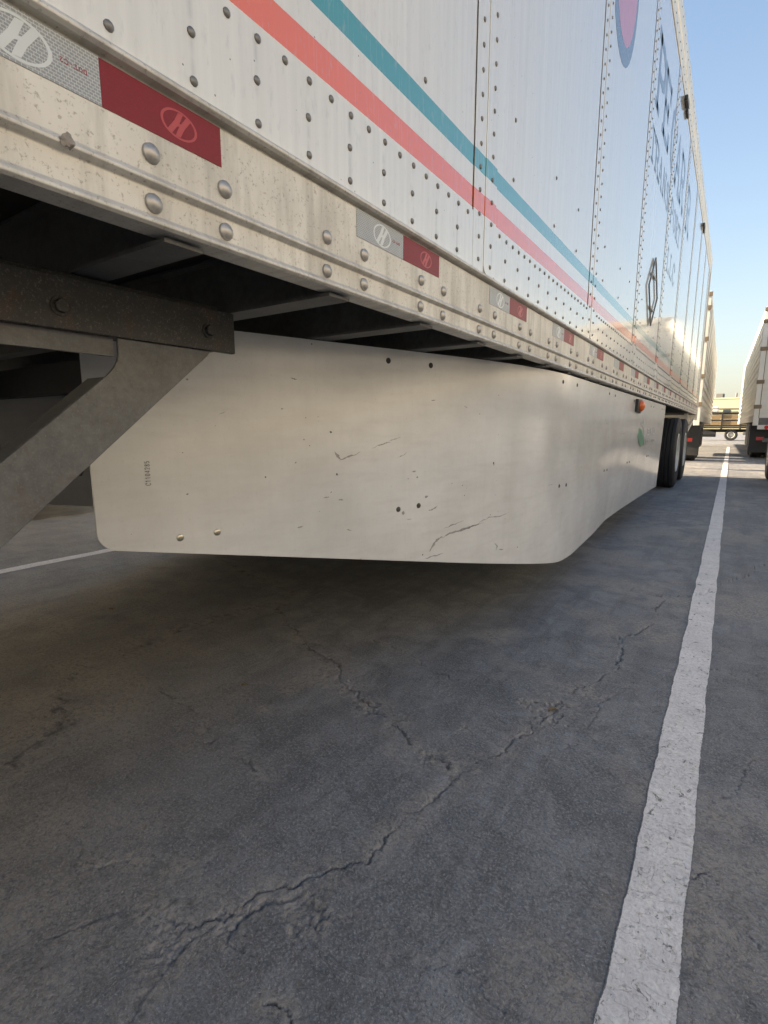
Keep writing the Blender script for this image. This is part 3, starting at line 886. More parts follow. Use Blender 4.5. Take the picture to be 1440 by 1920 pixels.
# side skirts: angled in at the front, flush with the rail further back
BY = [2.464, 2.66, 2.9, 3.285, 3.809, 4.383, 5.126, 5.695, 6.321, 6.7]
BX = [-0.640, -0.634, -0.643, -0.657, -0.690, -0.688, -0.674, -0.659, -0.644, -0.640]
def skirt_x(y, z):
    a, b, k = -1.3246 + 0.34 * y, -0.632, 0.16
    h = max(k - abs(a - b), 0) / k
    x = min(a, b) - h * h * k * 0.25
    if y > 2.464:
        x += (np.interp(y, BY, BX) + 0.640) * max(0.0, min(1.0, (0.80 - z) / 0.58))
    return x
def skirt_bottom(y):
    q_ = 2.464 - y
    z = 0.222 + 0.2 * (q_ + math.sqrt(q_ * q_ + 0.006)) / 2
    u = (y - 0.565) / 0.035
    if u < 1:
        z += 0.035 * (1 - math.sqrt(max(0, 1 - (1 - u) ** 2)))
    return z
ysk = [0.565 + 0.035 * (k / 8) ** 2 for k in range(9)] + list(np.arange(0.625, 1.8, 0.06)) + list(np.arange(1.8, 2.6, 0.025)) + list(np.arange(2.6, 6.5, 0.06)) + [6.55]
NZ = 18
def skirt_mesh(mirror):
    vs, fs = [], []
    for side in (0, 1):
        for y in ysk:
            zb = skirt_bottom(y)
            for k in range(NZ + 1):
                z = zb + (1.100 - zb) * k / NZ
                yy = y + (0.27 * (z - 0.222) / 0.878 - 0.22) * max(0, (y - 6.0) / 0.55)
                x = skirt_x(y, z) - (0.0045 if side else 0)
                if mirror:
                    x = -3.84 - x
                vs.append((x, yy, z))
    m, n = NZ + 1, len(ysk)
    N = n * m
    for i in range(n - 1):
        for k in range(NZ):
            a = i * m + k
            fs.append((a, a + m, a + m + 1, a + 1))
            fs.append((N + a, N + a + 1, N + a + m + 1, N + a + m))
        a, b = i * m, i * m + NZ
        fs += [(a, N + a, N + a + m, a + m), (b, b + m, N + b + m, N + b)]
    for k in range(NZ):
        a, b = k, (n - 1) * m + k
        fs += [(a, a + 1, N + a + 1, N + a), (b, N + b, N + b + 1, b + 1)]
    return MB().add(vs, fs)
sk = tp('side_skirt', skirt_mesh(False), 'skirt_sheet', smooth=True)
sk2 = tp('side_skirt', skirt_mesh(True), 'skirt_sheet', smooth=True)
# stand-offs that hold the skirts
so = MB()
for y in (1.41, 2.44, 3.5, 4.4, 5.45, 6.3):
    for mir in (0, 1):
        x0 = skirt_x(y, 1.05) - 0.006
        a, b = Vector((x0 - 0.02, y, 1.09)), Vector((x0 - 0.02, y, skirt_bottom(y) + 0.18))
        c = Vector((x0 - 0.55, y, 1.09))
        xb = skirt_x(y, b.z) - 0.03
        b.x = xb
        if mir:
            for q in (a, b, c):
                q.x = -3.84 - q.x
        so.bar(a, b, 0.02, 0.035, up=(0, 1, 0)).bar(b, c, 0.03, 0.02, up=(0, 1, 0))
tp('skirt_bracket', so, 'black_frame')

def skirt_frame(y, z):
    """point on the skirt's outer face and its yaw"""
    x = skirt_x(y, z)
    sl = (skirt_x(y + 0.01, z) - skirt_x(y - 0.01, z)) / 0.02
    return x, -math.atan(sl)
SCREW = MB().lathe_x([(0, 0.0088), (0.0012, 0.0085), (0.0026, 0.0065), (0.0034, 0.003), (0.0034, 0.0)], (0, 0, 0), 20)
SCREW.box(0.0033, 0.0036, -0.0035, 0.0035, -0.0009, 0.0009).box(0.0033, 0.0037, -0.0009, 0.0009, -0.0035, 0.0035)
SCREW = SCREW.mesh('screw', 'screw_metal', smooth=True)
SCREWD = SCREW.copy()
SCREWD.materials[0] = M['dark_steel']
for i, (y, z) in enumerate([(0.73, 0.607), (0.815, 0.609), (1.368, 0.61), (1.449, 0.614), (2.396, 0.601), (2.507, 0.596), (3.444, 0.599), (3.547, 0.596), (4.356, 0.597), (4.459, 0.596), (5.4, .597), (5.5, .596), (1.329, 1.065), (1.492, 1.063), (2.371, 1.065), (2.606, 1.066), (3.393, 1.067), (3.583, 1.064), (4.357, 1.062), (4.5, 1.062), (5.355, 1.054), (5.548, 1.055), (6.25, 1.055), (6.45, 1.055)]):
    x, a = skirt_frame(y, z)
    put('screw', SCREW if i < 2 else SCREWD, trailer, (x - 0.0002 - TO[0], y - TO[1], z - TO[2]), (random.random() * 6, 0, a))
# scrapes and dents left in the skirt's paint: thin smears lying on the sheet
def scuff(pts, w, mat='scuff_grey', seed=0, taper=True):
    g = random.Random(seed)
    P = rough_line(pts, 0.03, 3, seed)
    mb = MB()
    n = len(P)
    vs = []
    for i, (y, z) in enumerate(P):
        d = P[min(i + 1, n - 1)] - P[max(i - 1, 0)]
        d = d / (np.hypot(*d) + 1e-9)
        k = w * (0.35 + g.random()) * (math.sin(math.pi * (i + 0.4) / n) if taper else 1)
        for s in (-1, 1):
            yy, zz = y - d[1] * k * s, z + d[0] * k * s
            vs.append((skirt_x(yy, zz) + 0.0004, yy, zz))
    fs = [(2 * i, 2 * i + 1, 2 * i + 3, 2 * i + 2) for i in range(n - 1)]
    o = part('scuff', mb.add(vs, fs), mat, trailer, TO)
    sd = o.modifiers.new('thick', 'SOLIDIFY')
    sd.thickness = 0.0002
scuff([(1.497, 0.45), (1.52, 0.48), (1.555, 0.497)], 0.005, seed=1)
scuff([(1.545, 0.492), (1.60, 0.503), (1.654, 0.509), (1.761, 0.519)], 0.004, 'scuff_grey', 2)
scuff([(1.63, 0.504), (1.69, 0.512), (1.74, 0.517)], 0.0028, 'scuff_dark', 31)
scuff([(1.72, 0.517), (1.80, 0.535), (1.92, 0.540)], 0.002, seed=3)
scuff([(1.555, 0.522), (1.60, 0.532), (1.653, 0.540)], 0.0022, seed=4)
scuff([(1.158, 0.775), (1.19, 0.784), (1.231, 0.797)], 0.0022, seed=5)
scuff([(1.145, 0.80), (1.155, 0.787), (1.165, 0.776)], 0.004, seed=15)
scuff([(1.27, 0.806), (1.31, 0.817), (1.34, 0.822)], 0.0018, seed=6)
scuff([(1.33, 0.826), (1.375, 0.838)], 0.0016, seed=7)
scuff([(1.49, 0.594), (1.529, 0.606)], 0.0028, seed=8)
scuff([(1.42, 0.727), (1.436, 0.729)], 0.003, seed=9)
scuff([(1.437, 0.708), (1.446, 0.709)], 0.003, seed=10)
scuff([(1.474, 0.639), (1.488, 0.642)], 0.0045, seed=11)
scuff([(1.383, 0.600), (1.390, 0.592)], 0.009, seed=12)
scuff([(1.806, 0.742), (1.809, 0.728)], 0.004, 'ink_dark', 13)
scuff([(1.83, 0.43), (1.85, 0.415), (1.84, 0.40)], 0.003, seed=14)
scuff([(1.86, 0.40), (1.89, 0.395)], 0.003, seed=16)
scuff([(1.155, 0.66), (1.172, 0.658)], 0.0022, seed=17)
scuff([(1.131, 0.857), (1.137, 0.853)], 0.0035, 'ink_dark', 18)
scuff([(1.15, 0.738), (1.153, 0.731)], 0.003, 'ink_dark', 19)
scuff([(1.40, 0.574), (1.42, 0.572)], 0.001, seed=20)
scuff([(2.25, 0.612), (2.31, 0.622)], 0.0016, seed=21)
scuff([(1.36, .775), (1.40, .79)], 0.0012, seed=22)
scuff([(1.48, .43), (1.56, .435)], 0.0025, seed=23)
gsc = random.Random(3)
for k in range(34):
    y, z = gsc.uniform(0.72, 2.0), gsc.uniform(0.5, 1.0)
    if z < skirt_bottom(y) + 0.03:
        z = skirt_bottom(y) + gsc.uniform(0.03, 0.2)
    L, an = gsc.choice([0.003, 0.004, 0.006, 0.018]), gsc.gauss(0.25, 0.4)
    scuff([(y, z), (y + L * math.cos(an), z + L * math.sin(an))], gsc.choice([0.0009, 0.0014, 0.0022]), gsc.choice(['scuff_grey', 'scuff_grey', 'scuff_dark']), 60 + k)
# stamped number near the skirt's front edge, reading upwards
x, a = skirt_frame(0.67, 0.76)
text('C1104285', trailer, 'ink_dark', skirt_x(0.677, 0.735) + 0.0003 - TO[0], 0.6755 - TO[1], 0.737, 0.0062, 0.0105, 0.0011, 0.0072, 0.0002, (R(90), 0, a))
# faded maker's mark low on the skirt
def flat(name, pts, mat, dx=0.0006):
    o = tp(name, MB().plate_x(pts, -0.6318, -0.6318 + dx), mat)
    return o
lf = [(4.70, 0.86), (4.83, 0.85), (4.98, 0.80), (5.03, 0.745), (5.0, 0.705), (4.90, 0.70), (4.78, 0.735), (4.68, 0.79)]
flat('skirt_emblem', lf, 'logo_green')
flat('skirt_emblem', [(4.80, 0.905), (4.93, 0.90), (5.08, 0.82), (5.14, 0.73), (5.10, 0.70), (5.06, 0.78), (4.94, 0.865), (4.80, 0.885)], 'logo_grey', 0.0009)
flat('skirt_emblem', [(4.86, 0.965), (4.99, 0.955), (5.02, 0.90), (4.97, 0.88)], 'logo_grey')
text('EKO', trailer, 'logo_grey', -0.6316 - TO[0], 5.22 - TO[1], 0.80, 0.17, 0.05, 0.012, 0.2)
text('TRANS', trailer, 'logo_grey', -0.6316 - TO[0], 5.18 - TO[1], 0.72, 0.11, 0.03, 0.007, 0.13)

# amber side marker on the skirt
tp('marker_base', MB().plate_x([(4.42, 0.985), (4.60, 0.975), (4.63, 0.99), (4.63, 1.07), (4.60, 1.082), (4.42, 1.08)], -0.6335, -0.610), 'black_plastic', bevel=0.004)
ln = MB().lathe_x([(0, 0.043), (0.014, 0.041), (0.026, 0.030), (0.032, 0.012), (0.033, 0.0)], (-0.610, 4.53, 1.03), 20)
tp('marker_lens', ln, 'amber_lens', smooth=True)

# reflective tape with the maker's mark, mounted upside down
H_STR = [[(-.62, -.34), (-.30, .05), (-.16, .42)], [(.16, -.42), (.30, -.05), (.62, .34)], [(-.34, .02), (0, -.05), (.34, -.02)]]
def mark(parent, y, z, w, h, x, mat, dep=0.0003):
    mb = MB()
    N = 32
    ring = []
    for k in range(N):
        a = 2 * math.pi * k / N
        ring.append((math.cos(a), math.sin(a)))
    vs = []
    for xx in (x, x + dep):
        for s in (1.0, 0.87):
            vs += [(xx, y + c * w * s, z + q * h * s) for c, q in ring]
    fs = []
    for k in range(N):
        l = (k + 1) % N
        fs += [(2 * N + k, 2 * N + l, 3 * N + l, 3 * N + k), (k, l, 2 * N + l, 2 * N + k), (N + k, 3 * N + k, 3 * N + l, N + l), (k, N + k, N + l, l)]
    mb.add(vs, fs)
    # slanted H: two leaning stems and a tie
    for poly in ([(-.58, -.72), (-.28, -.88), (-.02, .12), (.04, .92), (-.26, .88), (-.34, .2)], [(.58, .72), (.28, .88), (.02, -.12), (-.04, -.92), (.26, -.88), (.34, -.2)], [(-.3, -.22), (.3, -.02), (.3, .22), (-.3, .02)]):
        d = dep * (0.9 + 0.2 * random.random())
        mb.plate_x([(y + (a * 0.9 + 0.22 * b) * w, z + b * h * 0.93) for a, b in poly], x, x + d)
    o = put('emblem', mb.mesh('emblem', mat, TO), parent)
    return o
XT = XS + 0.0075
starts = [0.19 + 0.6345 * k for k in range(-8, 19)]
for k, y in enumerate(starts):
    if y > Y1 - 0.6 or y < Y0:
        continue
    s = tp('reflective_tape', MB().box(XT + 0.0002, XT + 0.0008, y, y + 0.1635, 1.2195, 1.2685), 'tape_silver')
    r = tp('reflective_tape', MB().box(XT + 0.0002, XT + 0.0008, y + 0.164, y + 0.326, 1.2195, 1.2680), 'tape_red')
    if -0.2 < y < 3:
        mark(s, y + 0.084, 1.243, 0.031, 0.0205, XT + 0.0008, 'tape_print')
        mark(r, y + 0.262, 1.2435, 0.026, 0.0165, XT + 0.0008, 'tape_print_red', 0.0002)
        text('DOT-C2', s, 'ink_red', XT + 0.0008 - TO[0], y + 0.150 - TO[1], 1.2475, 0.0042, 0.0045, 0.0008, 0.0048, 0.0002, (R(180), 0, 0))
# lump of old sealant on the rail's rib
cl = MB()
gl = random.Random(8)
vs_, fs_ = [], []
for i in range(9):
    for k in range(14):
        th, ph = math.pi * i / 8, 2 * math.pi * k / 14
        rr = 1 + 0.30 * math.sin(3 * ph + i) * math.sin(th) + gl.uniform(-0.22, 0.22) * math.sin(th)
        vs_.append((XS + 0.0145 + 0.005 * rr * math.sin(th) * math.cos(ph), 0.309 + 0.0075 * rr * math.cos(th), 1.1645 + 0.0065 * rr * math.sin(th) * math.sin(ph)))
for i in range(8):
    for k in range(14):
        fs_.append((i * 14 + k, i * 14 + (k + 1) % 14, (i + 1) * 14 + (k + 1) % 14, (i + 1) * 14 + k))
cl.add(vs_, fs_)
simple('sealant', (0.33, 0.29, 0.25), 0.8, 0, 0.35, 250, 0.4)
tp('sealant_lump', cl, 'sealant', smooth=True)

# rivets: the 300 that show largest are separate, the others joined
def dome(r, h, n=12):
    return MB().lathe_x([(0, r), (h * 0.45, r * 0.93), (h * 0.8, r * 0.62), (h, r * 0.22), (h, 0)], (0, 0, 0), n)
BIG, SMALL = dome(0.0118, 0.0075, 14), dome(0.0062, 0.0042, 10)
BIGM = BIG.mesh('rivet', 'rail_rivet_metal', smooth=True)
SMALLM = SMALL.mesh('rivet', 'rivet_metal', smooth=True)
riv = []
y = 0.41 - CM * 16
while y < Y1 - 0.2:
    for dy in (0, 0.1095):
        riv += [('b', XS + 0.0075, y + dy, 1.194), ('b', XS + 0.006, y + dy, 1.139)]
    y += CM
def clear(y, w=0.01):
    return all(not (j - w < y < j + 0.149 + w) for j in joints)
for k in range(-100, 205):
    y = 0.372 + k * 0.1103
    if Y0 < y < Y1 - 0.2:
        if clear(y):
            riv += [('s', XS + 0.002, y, 1.310), ('s', XS + 0.002, y, 1.365)]
for k in range(-200, 410):
    y = 0.372 + 0.0042 + k * 0.05515
    if Y0 < y < Y1 - 0.2 and clear(y):
        riv.append(('s', XS + 0.002, y, 1.4205))
for j in joints:
    for k in range(43):
        riv += [('s', XS + 0.0022, j + 0.036, 1.322 + k * 0.0572), ('s', XS + 0.0042, j + 0.114, 1.318 + k * 0.0572)]
    for c in (0.285, 0.72, 1.05):
        for z in (1.61, 1.772):
            riv.append(('s', XS, j + c, z))
for k in range(-50, 200):
    y = 0.4 + k * 0.115
    if Y0 < y < Y1 - 0.2:
        riv += [('s', XS + 0.006, y, 3.86), ('s', XS + 0.0125, y, 4.03)]
def shows(r):
    d = math.dist((r[1], r[2], r[3]), (0, 0, 0.87))
    # outside the picture: last
    u = -r[1] * math.cos(R(33.766)) - 0
    fwd = -math.sin(R(33.766)) * r[1] + math.cos(R(33.766)) * r[2]
    rt = math.cos(R(33.766)) * r[1] + math.sin(R(33.766)) * r[2]
    vis = fwd > 0.2 and abs(rt / fwd) < 0.80 and (r[3] - 0.87) / fwd < 0.86
    size = (1.9 if r[0] == 'b' else 1) * 0.62 / (d * d)
    return size if vis else size * 1e-4
riv.sort(key=shows, reverse=True)
for k, (t_, x, y, z) in enumerate(riv[:300]):
    put('rivet', BIGM if t_ == 'b' else SMALLM, trailer, (x - 0.0002 - TO[0], y - TO[1], z + random.gauss(0, 0.0007)), (random.random() * 6, 0, 0))
for t_, src, mat in (('b', dome(0.0118, 0.0075, 8), 'rail_rivet_metal'), ('s', dome(0.0062, 0.0042, 6), 'rivet_metal')):
    mb = MB()
    for q in riv[300:]:
        if q[0] == t_ and q[2] > -0.8:
            mb.add([(q[1] + a, q[2] + b, q[3] + c) for a, b, c in src.v], src.f)
    tp('rivet_rows', mb, mat, kind='stuff', smooth=True)

# printed emblem and lettering high on the side
el = [(3.045 + 0.335 * math.cos(a), 3.14 + 0.485 * math.sin(a)) for a in np.linspace(0, 2 * math.pi, 40, endpoint=False)]
el2 = [(3.060 + 0.285 * math.cos(a), 3.16 + 0.41 * math.sin(a)) for a in np.linspace(0, 2 * math.pi, 40, endpoint=False)]
em = tp('side_emblem', MB().plate_x(el, XS + 0.0002, XS + 0.0007), 'letter_paint')
ip = MB().plate_x(el2, XS + 0.0007, XS + 0.0011).mesh('emblem_field', 'emblem_pink', TO)
put('emblem_field', ip, em)
lx = XS + 0.0003 - TO[0]
for ch, y in zip('PECARR', (4.18, 4.56, 5.08, 5.52, 5.98, 6.80)):
    me = glyph(ch, 0.43, 0.40, 0.072, 0.0006).mesh('letter', 'letter_paint')
    put('letter', me, trailer, (lx, y - TO[1], 3.02))
for ch, y in zip('TRANSPORT', (4.12, 4.35, 4.58, 4.83, 5.07, 5.46, 5.70, 5.94, 6.18)):
    me = glyph(ch, 0.21, 0.185, 0.030, 0.0006).mesh('letter', 'letter_paint')
    put('letter', me, trailer, (lx, y - TO[1], 2.67))
for ch, y in zip('LLC', (5.50, 5.75, 6.0)):
    me = glyph(ch, 0.21, 0.185, 0.026, 0.0006).mesh('letter', 'letter_paint')
    put('letter', me, trailer, (lx, y - TO[1], 2.27))
# diamond placard holder
dm = MB()
C = [(4.725, 2.165), (4.475, 1.915), (4.725, 1.665), (4.975, 1.915)]
for a, b in zip(C, C[1:] + C[:1]):
    dm.bar((XS + 0.010, a[0], a[1]), (XS + 0.010, b[0], b[1]), 0.010, 0.012, up=(0, 1, 0.3))
dm.bar((XS + 0.008, 4.60, 2.03), (XS + 0.008, 4.85, 2.03), 0.006, 0.016).bar((XS + 0.008, 4.60, 1.79), (XS + 0.008, 4.85, 1.79), 0.006, 0.016)
tp('placard_holder', dm, 'rivet_metal')
# clearance lamps under the top rail
for y in (5.75, 9.25):
    tp('clearance_lamp', MB().box(XS + 0.0005, XS + 0.03, y, y + 0.17, 3.745, 3.79), 'black_plastic', bevel=0.008)
    tp('clearance_lamp', MB().box(XS + 0.0005, XS + 0.02, y + 0.2, y + 0.33, 3.735, 3.775), 'black_plastic', bevel=0.008)

# ------------------------------------------------------------------ trailer in the bay beyond: only its shade and lower edge show
neigh = empty('semi_trailer', (TO[0] - 4.62, TO[1] - 2.7, 0))
tag(neigh, 'box trailer two bays over, hidden behind the near trailer and shading its far bay', 'trailer', 'box trailers parked in the left bays')
skip = ('rivet', 'letter', 'scuff', 'screw', 'emblem', 'sealant_lump', 'rivet_rows', 'reflective_tape', 'side_emblem', 'skirt_emblem', 'placard_holder', 'clearance_lamp', 'joint_gap', 'marker_base', 'marker_lens')
for ch in list(trailer.children):
    if ch.name.split('.')[0] not in skip:
        copy_tree(ch, neigh)

# ------------------------------------------------------------------ trailers of the next row, rear ends towards us
def reefer(loc, s, label, lamp):
    """local frame: x = 0 is the side that faces the lane, body runs to s * 2.58; y = 0 rear"""
    root = empty('corrugated_trailer', loc, R(0.75))
    tag(root, label, 'trailer', 'corrugated trailers of the next row')
    X = lambda a: s * a
    def bx(x0, x1, *r):
        a, b = sorted((X(x0), X(x1)))
        return MB().box(a, b, *r)
    L, T = 16.2, 3.95
    part('body', bx(0.012, 2.58, 0.12, L, 1.04, T), 'corrugated_white', root)
    for k in range(13):
        z = 1.20 + k * 0.20
        pr = [(X(0.0125), z), (X(-0.016), z + 0.02), (X(-0.016), z + 0.12), (X(0.0125), z + 0.14)]
        part('rib', MB().extrude_y(pr, 0.14, L - 0.05), 'corrugated_white', root)
    part('side_rail', bx(-0.012, 0.0115, 0.13, L, 1.0, 1.16), 'rail_aluminium', root)
    part('top_rail', bx(-0.008, 0.0115, 0.13, L, 3.83, T + 0.01), 'rail_aluminium', root)
    for x in (0.0, 2.48):
        part('rear_post', bx(x - 0.012, x + 0.11, -0.02, 0.118, 0.90, T + 0.02), 'white_frame', root, bevel=0.008)
    part('rear_header', bx(0.112, 2.466, -0.015, 0.118, T - 0.14, T + 0.02), 'white_frame', root)
    part('rear_sill', bx(0.112, 2.466, -0.015, 0.118, 0.92, 1.10), 'galvanised', root)
    for x0, x1 in ((0.115, 1.285), (1.295, 2.463)):
        d = part('rear_door', bx(x0, x1, 0.015, 0.118, 1.105, T - 0.145), 'corrugated_white', root)
        xm = X(x1 - 0.2 if x0 < 1 else x0 + 0.2)
        put('lock_rod', MB().tube((xm, -0.012, 1.0), (xm, -0.012, T - 0.1), 0.016, 10).mesh('lock_rod', 'galvanised', smooth=True), d)
    for z in (1.35, 2.0, 2.85, 3.55, 3.85):
        part('hinge', bx(-0.03, 0.14, -0.045, -0.021, z, z + 0.10), 'rust_hinge', root, bevel=0.006)
    part('door_seal', bx(0.099, 0.114, -0.026, -0.021, 1.1, T - 0.1), 'rust_hinge', root)
    for x in (0.75, 1.8):
        part('bogie_rail', bx(x - 0.05, x + 0.05, 0.2, 5.8, 0.86, 1.03), 'black_frame', root)
    part('crossmember', bx(0.03, 2.55, 0.3, L - 0.1, 1.0, 1.035), 'black_frame', root)
    for y in (1.0, 2.35):
        part('axle', MB().tube((X(0.3), y, 0.5), (X(2.3), y, 0.5), 0.07, 12), 'black_frame', root)
        for x, q in ((0.17, 1), (0.50, 1), (2.42, -1), (2.09, -1)):
            wheel(root, (X(x), y, 0), -s * q)
    for x in (-0.04, 1.98):
        fl = part('mudflap', bx(x, x + 0.60, 0.40, 0.412, 0.16, 0.90), 'mudflap_rubber', root, bevel=0.004)
        put('flap_sticker', bx(x + 0.16, x + 0.34, 0.3955, 0.399, 0.50, 0.59).mesh('flap_sticker', 'red_sticker'), fl)
        put('flap_bracket', bx(x - 0.02, x + 0.62, 0.42, 0.45, 0.88, 0.93).mesh('flap_bracket', 'galvanised'), fl)
    part('shade_box', bx(0.04, 0.6, 3.4, 5.7, 0.25, 0.98), 'black_frame', root, bevel=0.02)  # added box, blocks low sun to lengthen the shadow band on the ground
    part('landing_leg', bx(0.5, 0.62, 12.2, 12.32, 0.0, 0.99), 'galvanised', root)
    part('landing_leg', bx(2.0, 2.12, 12.2, 12.32, 0.0, 0.99), 'galvanised', root)
    part('bumper', bx(0.25, 2.3, 0.02, 0.12, 0.46, 0.56), 'galvanised', root)
    for x in (0.6, 1.85):
        part('bumper_post', bx(x, x + 0.09, 0.03, 0.115, 0.56, 0.92), 'galvanised', root)
    if lamp:
        part('lamp_bracket', bx(0.10, 0.50, -0.01, 0.03, 0.80, 0.915), 'white_frame', root)
        c = Vector((X(0.30), -0.012, 0.855))
        part('tail_lamp', MB().tube(c, c + Vector((0, -0.03, 0)), 0.05, 16), 'red_lens', root)
    return root
simple('rust_hinge', (0.20, 0.15, 0.10), 0.6, 0.3, 0.2, 20)
reefer((-0.668, 14.65, 0), -1, 'pale corrugated trailer in the next row, just past the near trailer, with black mudflap', False)
reefer((0.475, 17.3, 0), 1, 'pale corrugated trailer at the right edge with a red tail lamp above its mudflap', True)

# ------------------------------------------------------------------ bare chassis whose tyres enter at the right edge
ch = empty('container_chassis', (1.82, 6.0, 0))
tag(ch, 'bare black chassis whose dual tyres enter the picture at the right edge', 'chassis')
O = (1.82, 6.0, 0)
for x in (1.42, 2.22):
    part('frame_rail', MB().box(x - 0.06, x + 0.06, 3.2, 11.0, 0.98, 1.22), 'black_frame', ch, O, bevel=0.006)
for y in (3.25, 6.0, 8.2, 10.9):
    part('bolster', MB().box(1.0, 2.64, y - 0.08, y + 0.08, 1.225, 1.33), 'black_frame', ch, O, bevel=0.006)
for y in (9.32, 10.66):
    part('axle', MB().tube((0.8, y, 0.5), (2.85, y, 0.5), 0.07, 12), 'black_frame', ch, O)
    for x in (1.42, 2.22):
        part('spring_hanger', MB().box(x - 0.05, x + 0.05, y - 0.1, y + 0.1, 0.45, 0.975), 'black_frame', ch, O)
    for x, s in ((0.675, -1), (1.005, -1), (2.965, 1), (2.635, 1)):
        wheel(ch, (x - O[0], y - O[1], 0), s)
for x in (1.42, 2.22):
    part('landing_leg', MB().box(x - 0.06, x + 0.06, 4.0, 4.12, 0, 0.975), 'galvanised', ch, O)

# ------------------------------------------------------------------ stake-bed truck across the end of the lane
tr = empty('stake_truck', (0.5, 40.0, 0))
tag(tr, 'flatbed truck with dark stake sides and tan boards across the far lane end', 'truck')
O = (0.5, 40.0, 0)
def tk(name, mb, mat, **kw):
    return part(name, mb, mat, tr, O, **kw)
tk('chassis', MB().box(-2.2, 5.0, 39.6, 40.4, 0.52, 0.72), 'black_frame')
tk('bed', MB().box(-1.7, 2.4, 38.9, 41.1, 0.76, 0.86), 'black_frame')
for x in (-1.62, -0.55, 0.45, 1.4, 2.32):
    tk('stake_post', MB().box(x - 0.035, x + 0.035, 38.87, 38.92, 0.72, 1.75), 'black_frame')
    tk('stake_post', MB().box(x - 0.035, x + 0.035, 41.08, 41.13, 0.72, 1.75), 'black_frame')
for z in (0.98, 1.36):
    for xa in (-1.58, -0.51, 0.49, 1.44):
        tk('side_board', MB().box(xa, xa + (0.99 if xa < -1 else 0.92), 38.925, 38.95, z, z + 0.24), 'rust_wood')
        tk('side_board', MB().box(xa, xa + 0.9, 41.05, 41.075, z, z + 0.2), 'rust_wood')
for z in (0.92, 1.27, 1.66):
    tk('stake_rail', MB().box(-1.7, 2.4, 38.953, 38.985, z - 0.05, z + 0.05), 'black_frame')
tk('headboard', MB().box(-1.72, -1.66, 38.99, 41.04, 0.865, 1.7), 'black_frame')
for z in (1.78, 1.98):
    tk('rack_rail', MB().bar((-2.3, 38.9, z), (2.6, 38.9, z), 0.04, 0.04), 'black_frame')
    tk('rack_rail', MB().bar((-2.3, 41.1, z), (2.6, 41.1, z), 0.04, 0.04), 'black_frame')
for x in (-0.85, 1.0):
    tk('rack_post', MB().bar((x, 38.9, 1.75), (x, 38.9, 2.35 if x < 0 else 2.1), 0.08, 0.08), 'galvanised')
tk('tool_chest', MB().box(-1.75, -0.8, 39.3, 40.7, 1.76, 2.14), 'truck_white', bevel=0.03)
tk('fuel_tank', MB().tube((-1.9, 39.2, 0.42), (-0.8, 39.2, 0.42), 0.2, 14), 'black_plastic', smooth=True)
tk('side_step', MB().box(0.6, 1.9, 38.98, 39.3, 0.36, 0.56), 'galvanised', bevel=0.02)
cab = [(2.6, 0.6), (4.9, 0.6), (4.95, 1.25), (4.1, 1.4), (3.75, 2.25), (2.6, 2.3)]
tk('cab', MB().add([(x, 39.0, z) for x, z in cab] + [(x, 41.0, z) for x, z in cab], [tuple(range(6)), tuple(reversed(range(6, 12)))] + [(i, (i + 1) % 6, 6 + (i + 1) % 6, 6 + i) for i in range(6)]), 'truck_white', bevel=0.05)
tk('cab_window', MB().add([(x, 38.995, z) for x, z in [(2.85, 1.5), (3.9, 1.5), (3.65, 2.1), (2.85, 2.12)]] + [(x, 38.985, z) for x, z in [(2.85, 1.5), (3.9, 1.5), (3.65, 2.1), (2.85, 2.12)]], [(0, 1, 2, 3), (7, 6, 5, 4), (0, 4, 5, 1), (1, 5, 6, 2), (2, 6, 7, 3), (3, 7, 4, 0)]), 'window_glass')
for x in (0.0, 4.1):
    for y, rot in ((39.12, -math.pi / 2), (40.88, math.pi / 2)):
        w = put('wheel', TY, tr, (x - O[0], y - O[1], 0), (0, 0, rot))
        w.scale = (0.85, 0.72, 0.72)
        put('rim', RIM, w)

# ------------------------------------------------------------------ yellow building far behind the truck
bd = empty('yellow_building', (0.5, 99, 0), R(-12))
tag(bd, 'low yellow flat-roofed building beyond the stake truck', 'building')
part('wall', MB().box(-9, 9, -4, 6, 0, 5.0), 'yellow_wall', bd)
part('parapet', MB().box(-9.1, 9.1, -4.1, 6.1, 5.005, 5.25), 'yellow_wall', bd)
for x in (-3.4, -1.0, 1.3, 3.6):
    w = part('window', MB().box(x, x + 0.9, -4.06, -3.99, 2.9, 3.5), 'window_glass', bd)
    put('window_frame', MB().box(x - 0.06, x + 0.96, -4.05, -4.002, 2.82, 2.896).mesh('window_frame', 'truck_white'), w)
rf = part('roof_unit', MB().box(-2.4, -1.4, -3.2, -2.2, 5.255, 5.9), 'galvanised', bd, bevel=0.05)
part('vent_pipe', MB().tube((0.3, -3, 5.25), (0.3, -3, 5.9), 0.12, 10), 'galvanised', bd)

# ------------------------------------------------------------------ added unseen building: bounces warm sunlight and is mirrored in the trailer's side
wh = empty('bounce_building', (18.0, 8.0, 0))
tag(wh, 'added unseen grey building with dark plinth, bouncing sunlight onto the trailer side', 'building')
O = (18.0, 8.0, 0)
for k in range(16):
    y = -56 + k * 8
    part('plinth_panel', MB().box(18.0, 18.3, y + 0.02, y + 7.98, 0, 6.2), 'plinth_grey', wh, O)  # dark base keeps low bounced light from reaching under the trailer
    part('wall_panel', MB().box(17.96, 18.3, y + 0.02, y + 7.98, 6.22, 12.5), 'bounce_wall', wh, O)
    d = part('dock_door', MB().box(17.93, 17.995, y + 2.6, y + 5.4, 1.2, 4.2), 'dock_door_paint', wh, O)
    put('dock_bumper', MB().box(17.85, 17.99, y + 2.3, y + 5.7, 0.9, 1.15).mesh('dock_bumper', 'black_plastic', O), d)
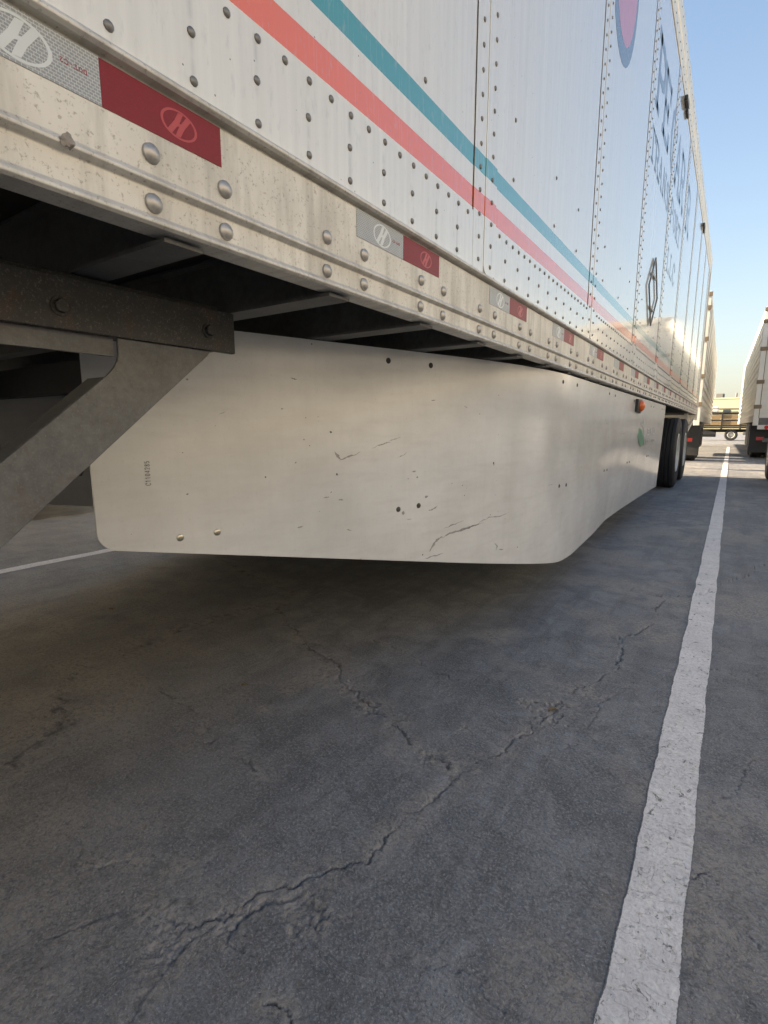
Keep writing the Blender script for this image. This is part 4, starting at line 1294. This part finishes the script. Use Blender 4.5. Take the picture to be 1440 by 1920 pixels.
part('roof', MB().box(17.8, 40, -56.2, 72.2, 12.505, 12.8), 'galvanised', wh, O)
part('side_wall', MB().box(18.31, 39.8, -56, -55.7, 0, 12.4), 'bounce_wall', wh, O)
part('side_wall', MB().box(18.31, 39.8, 71.7, 72.0, 0, 12.4), 'bounce_wall', wh, O)

# ------------------------------------------------------------------ grit and litter on the tarmac
gr = MB()
gg = random.Random(5)
octa_f = [(0, 2, 4), (2, 1, 4), (1, 3, 4), (3, 0, 4), (2, 0, 5), (1, 2, 5), (3, 1, 5), (0, 3, 5)]
for k in range(520):
    x = gg.uniform(-3.3, 0.4)
    y = gg.uniform(0.25, 4.2)
    s = gg.choice([0.0012, 0.0016, 0.0022, 0.003]) * gg.uniform(0.7, 1.3)
    z = float(sample(GZ, np.array([x]), np.array([y]))[0]) + s * 0.3
    q = [(s, 0, 0), (-s, 0, 0), (0, s, 0), (0, -s, 0), (0, 0, s * .7), (0, 0, -s * .7)]
    q = [(x + a * gg.uniform(.6, 1.3), y + b * gg.uniform(.6, 1.3), z + c) for a, b, c in q]
    gr.add(q, octa_f)
simple('grit', (0.32, 0.30, 0.27), 0.8, 0, 0.3, 200)
o = part('grit', gr, 'grit', None)
tag(o, kind='stuff', label='pale grit scattered over the tarmac', cat='grit')
def leaf(x, y, L, w, rz, label):
    z = float(sample(GZ, np.array([x]), np.array([y]))[0]) + 0.0012
    vs, n = [], 6
    for i in range(n + 1):
        t = i / n
        ww = w * math.sin(math.pi * (0.08 + 0.88 * t)) * (0.8 + 0.4 * gg.random())
        for s in (-1, 0, 1):
            vs.append(((t - .5) * L, s * ww, 0.004 * abs(s) + 0.003 * math.sin(3 * t)))
    fs = [(i * 3 + k, i * 3 + k + 1, i * 3 + k + 4, i * 3 + k + 3) for i in range(n) for k in (0, 1)]
    me = MB().add(vs, fs).mesh('dry_leaf', 'dry_leaf')
    o = put('dry_leaf', me, None, (x, y, z), (0, 0, rz))
    s = o.modifiers.new('thick', 'SOLIDIFY')
    s.thickness = 0.0005
    tag(o, label, 'leaf')
leaf(-1.30, 1.09, 0.022, 0.006, 0.6, 'small tan dry leaf on the shaded tarmac in front of the skirt')
leaf(-2.40, 1.23, 0.03, 0.006, 0.1, 'small pale leaf on the tarmac below the front corner of the skirt')
leaf(-0.385, 1.522, 0.03, 0.009, 0.9, 'brown leaf scrap caught in the crack near the white line')
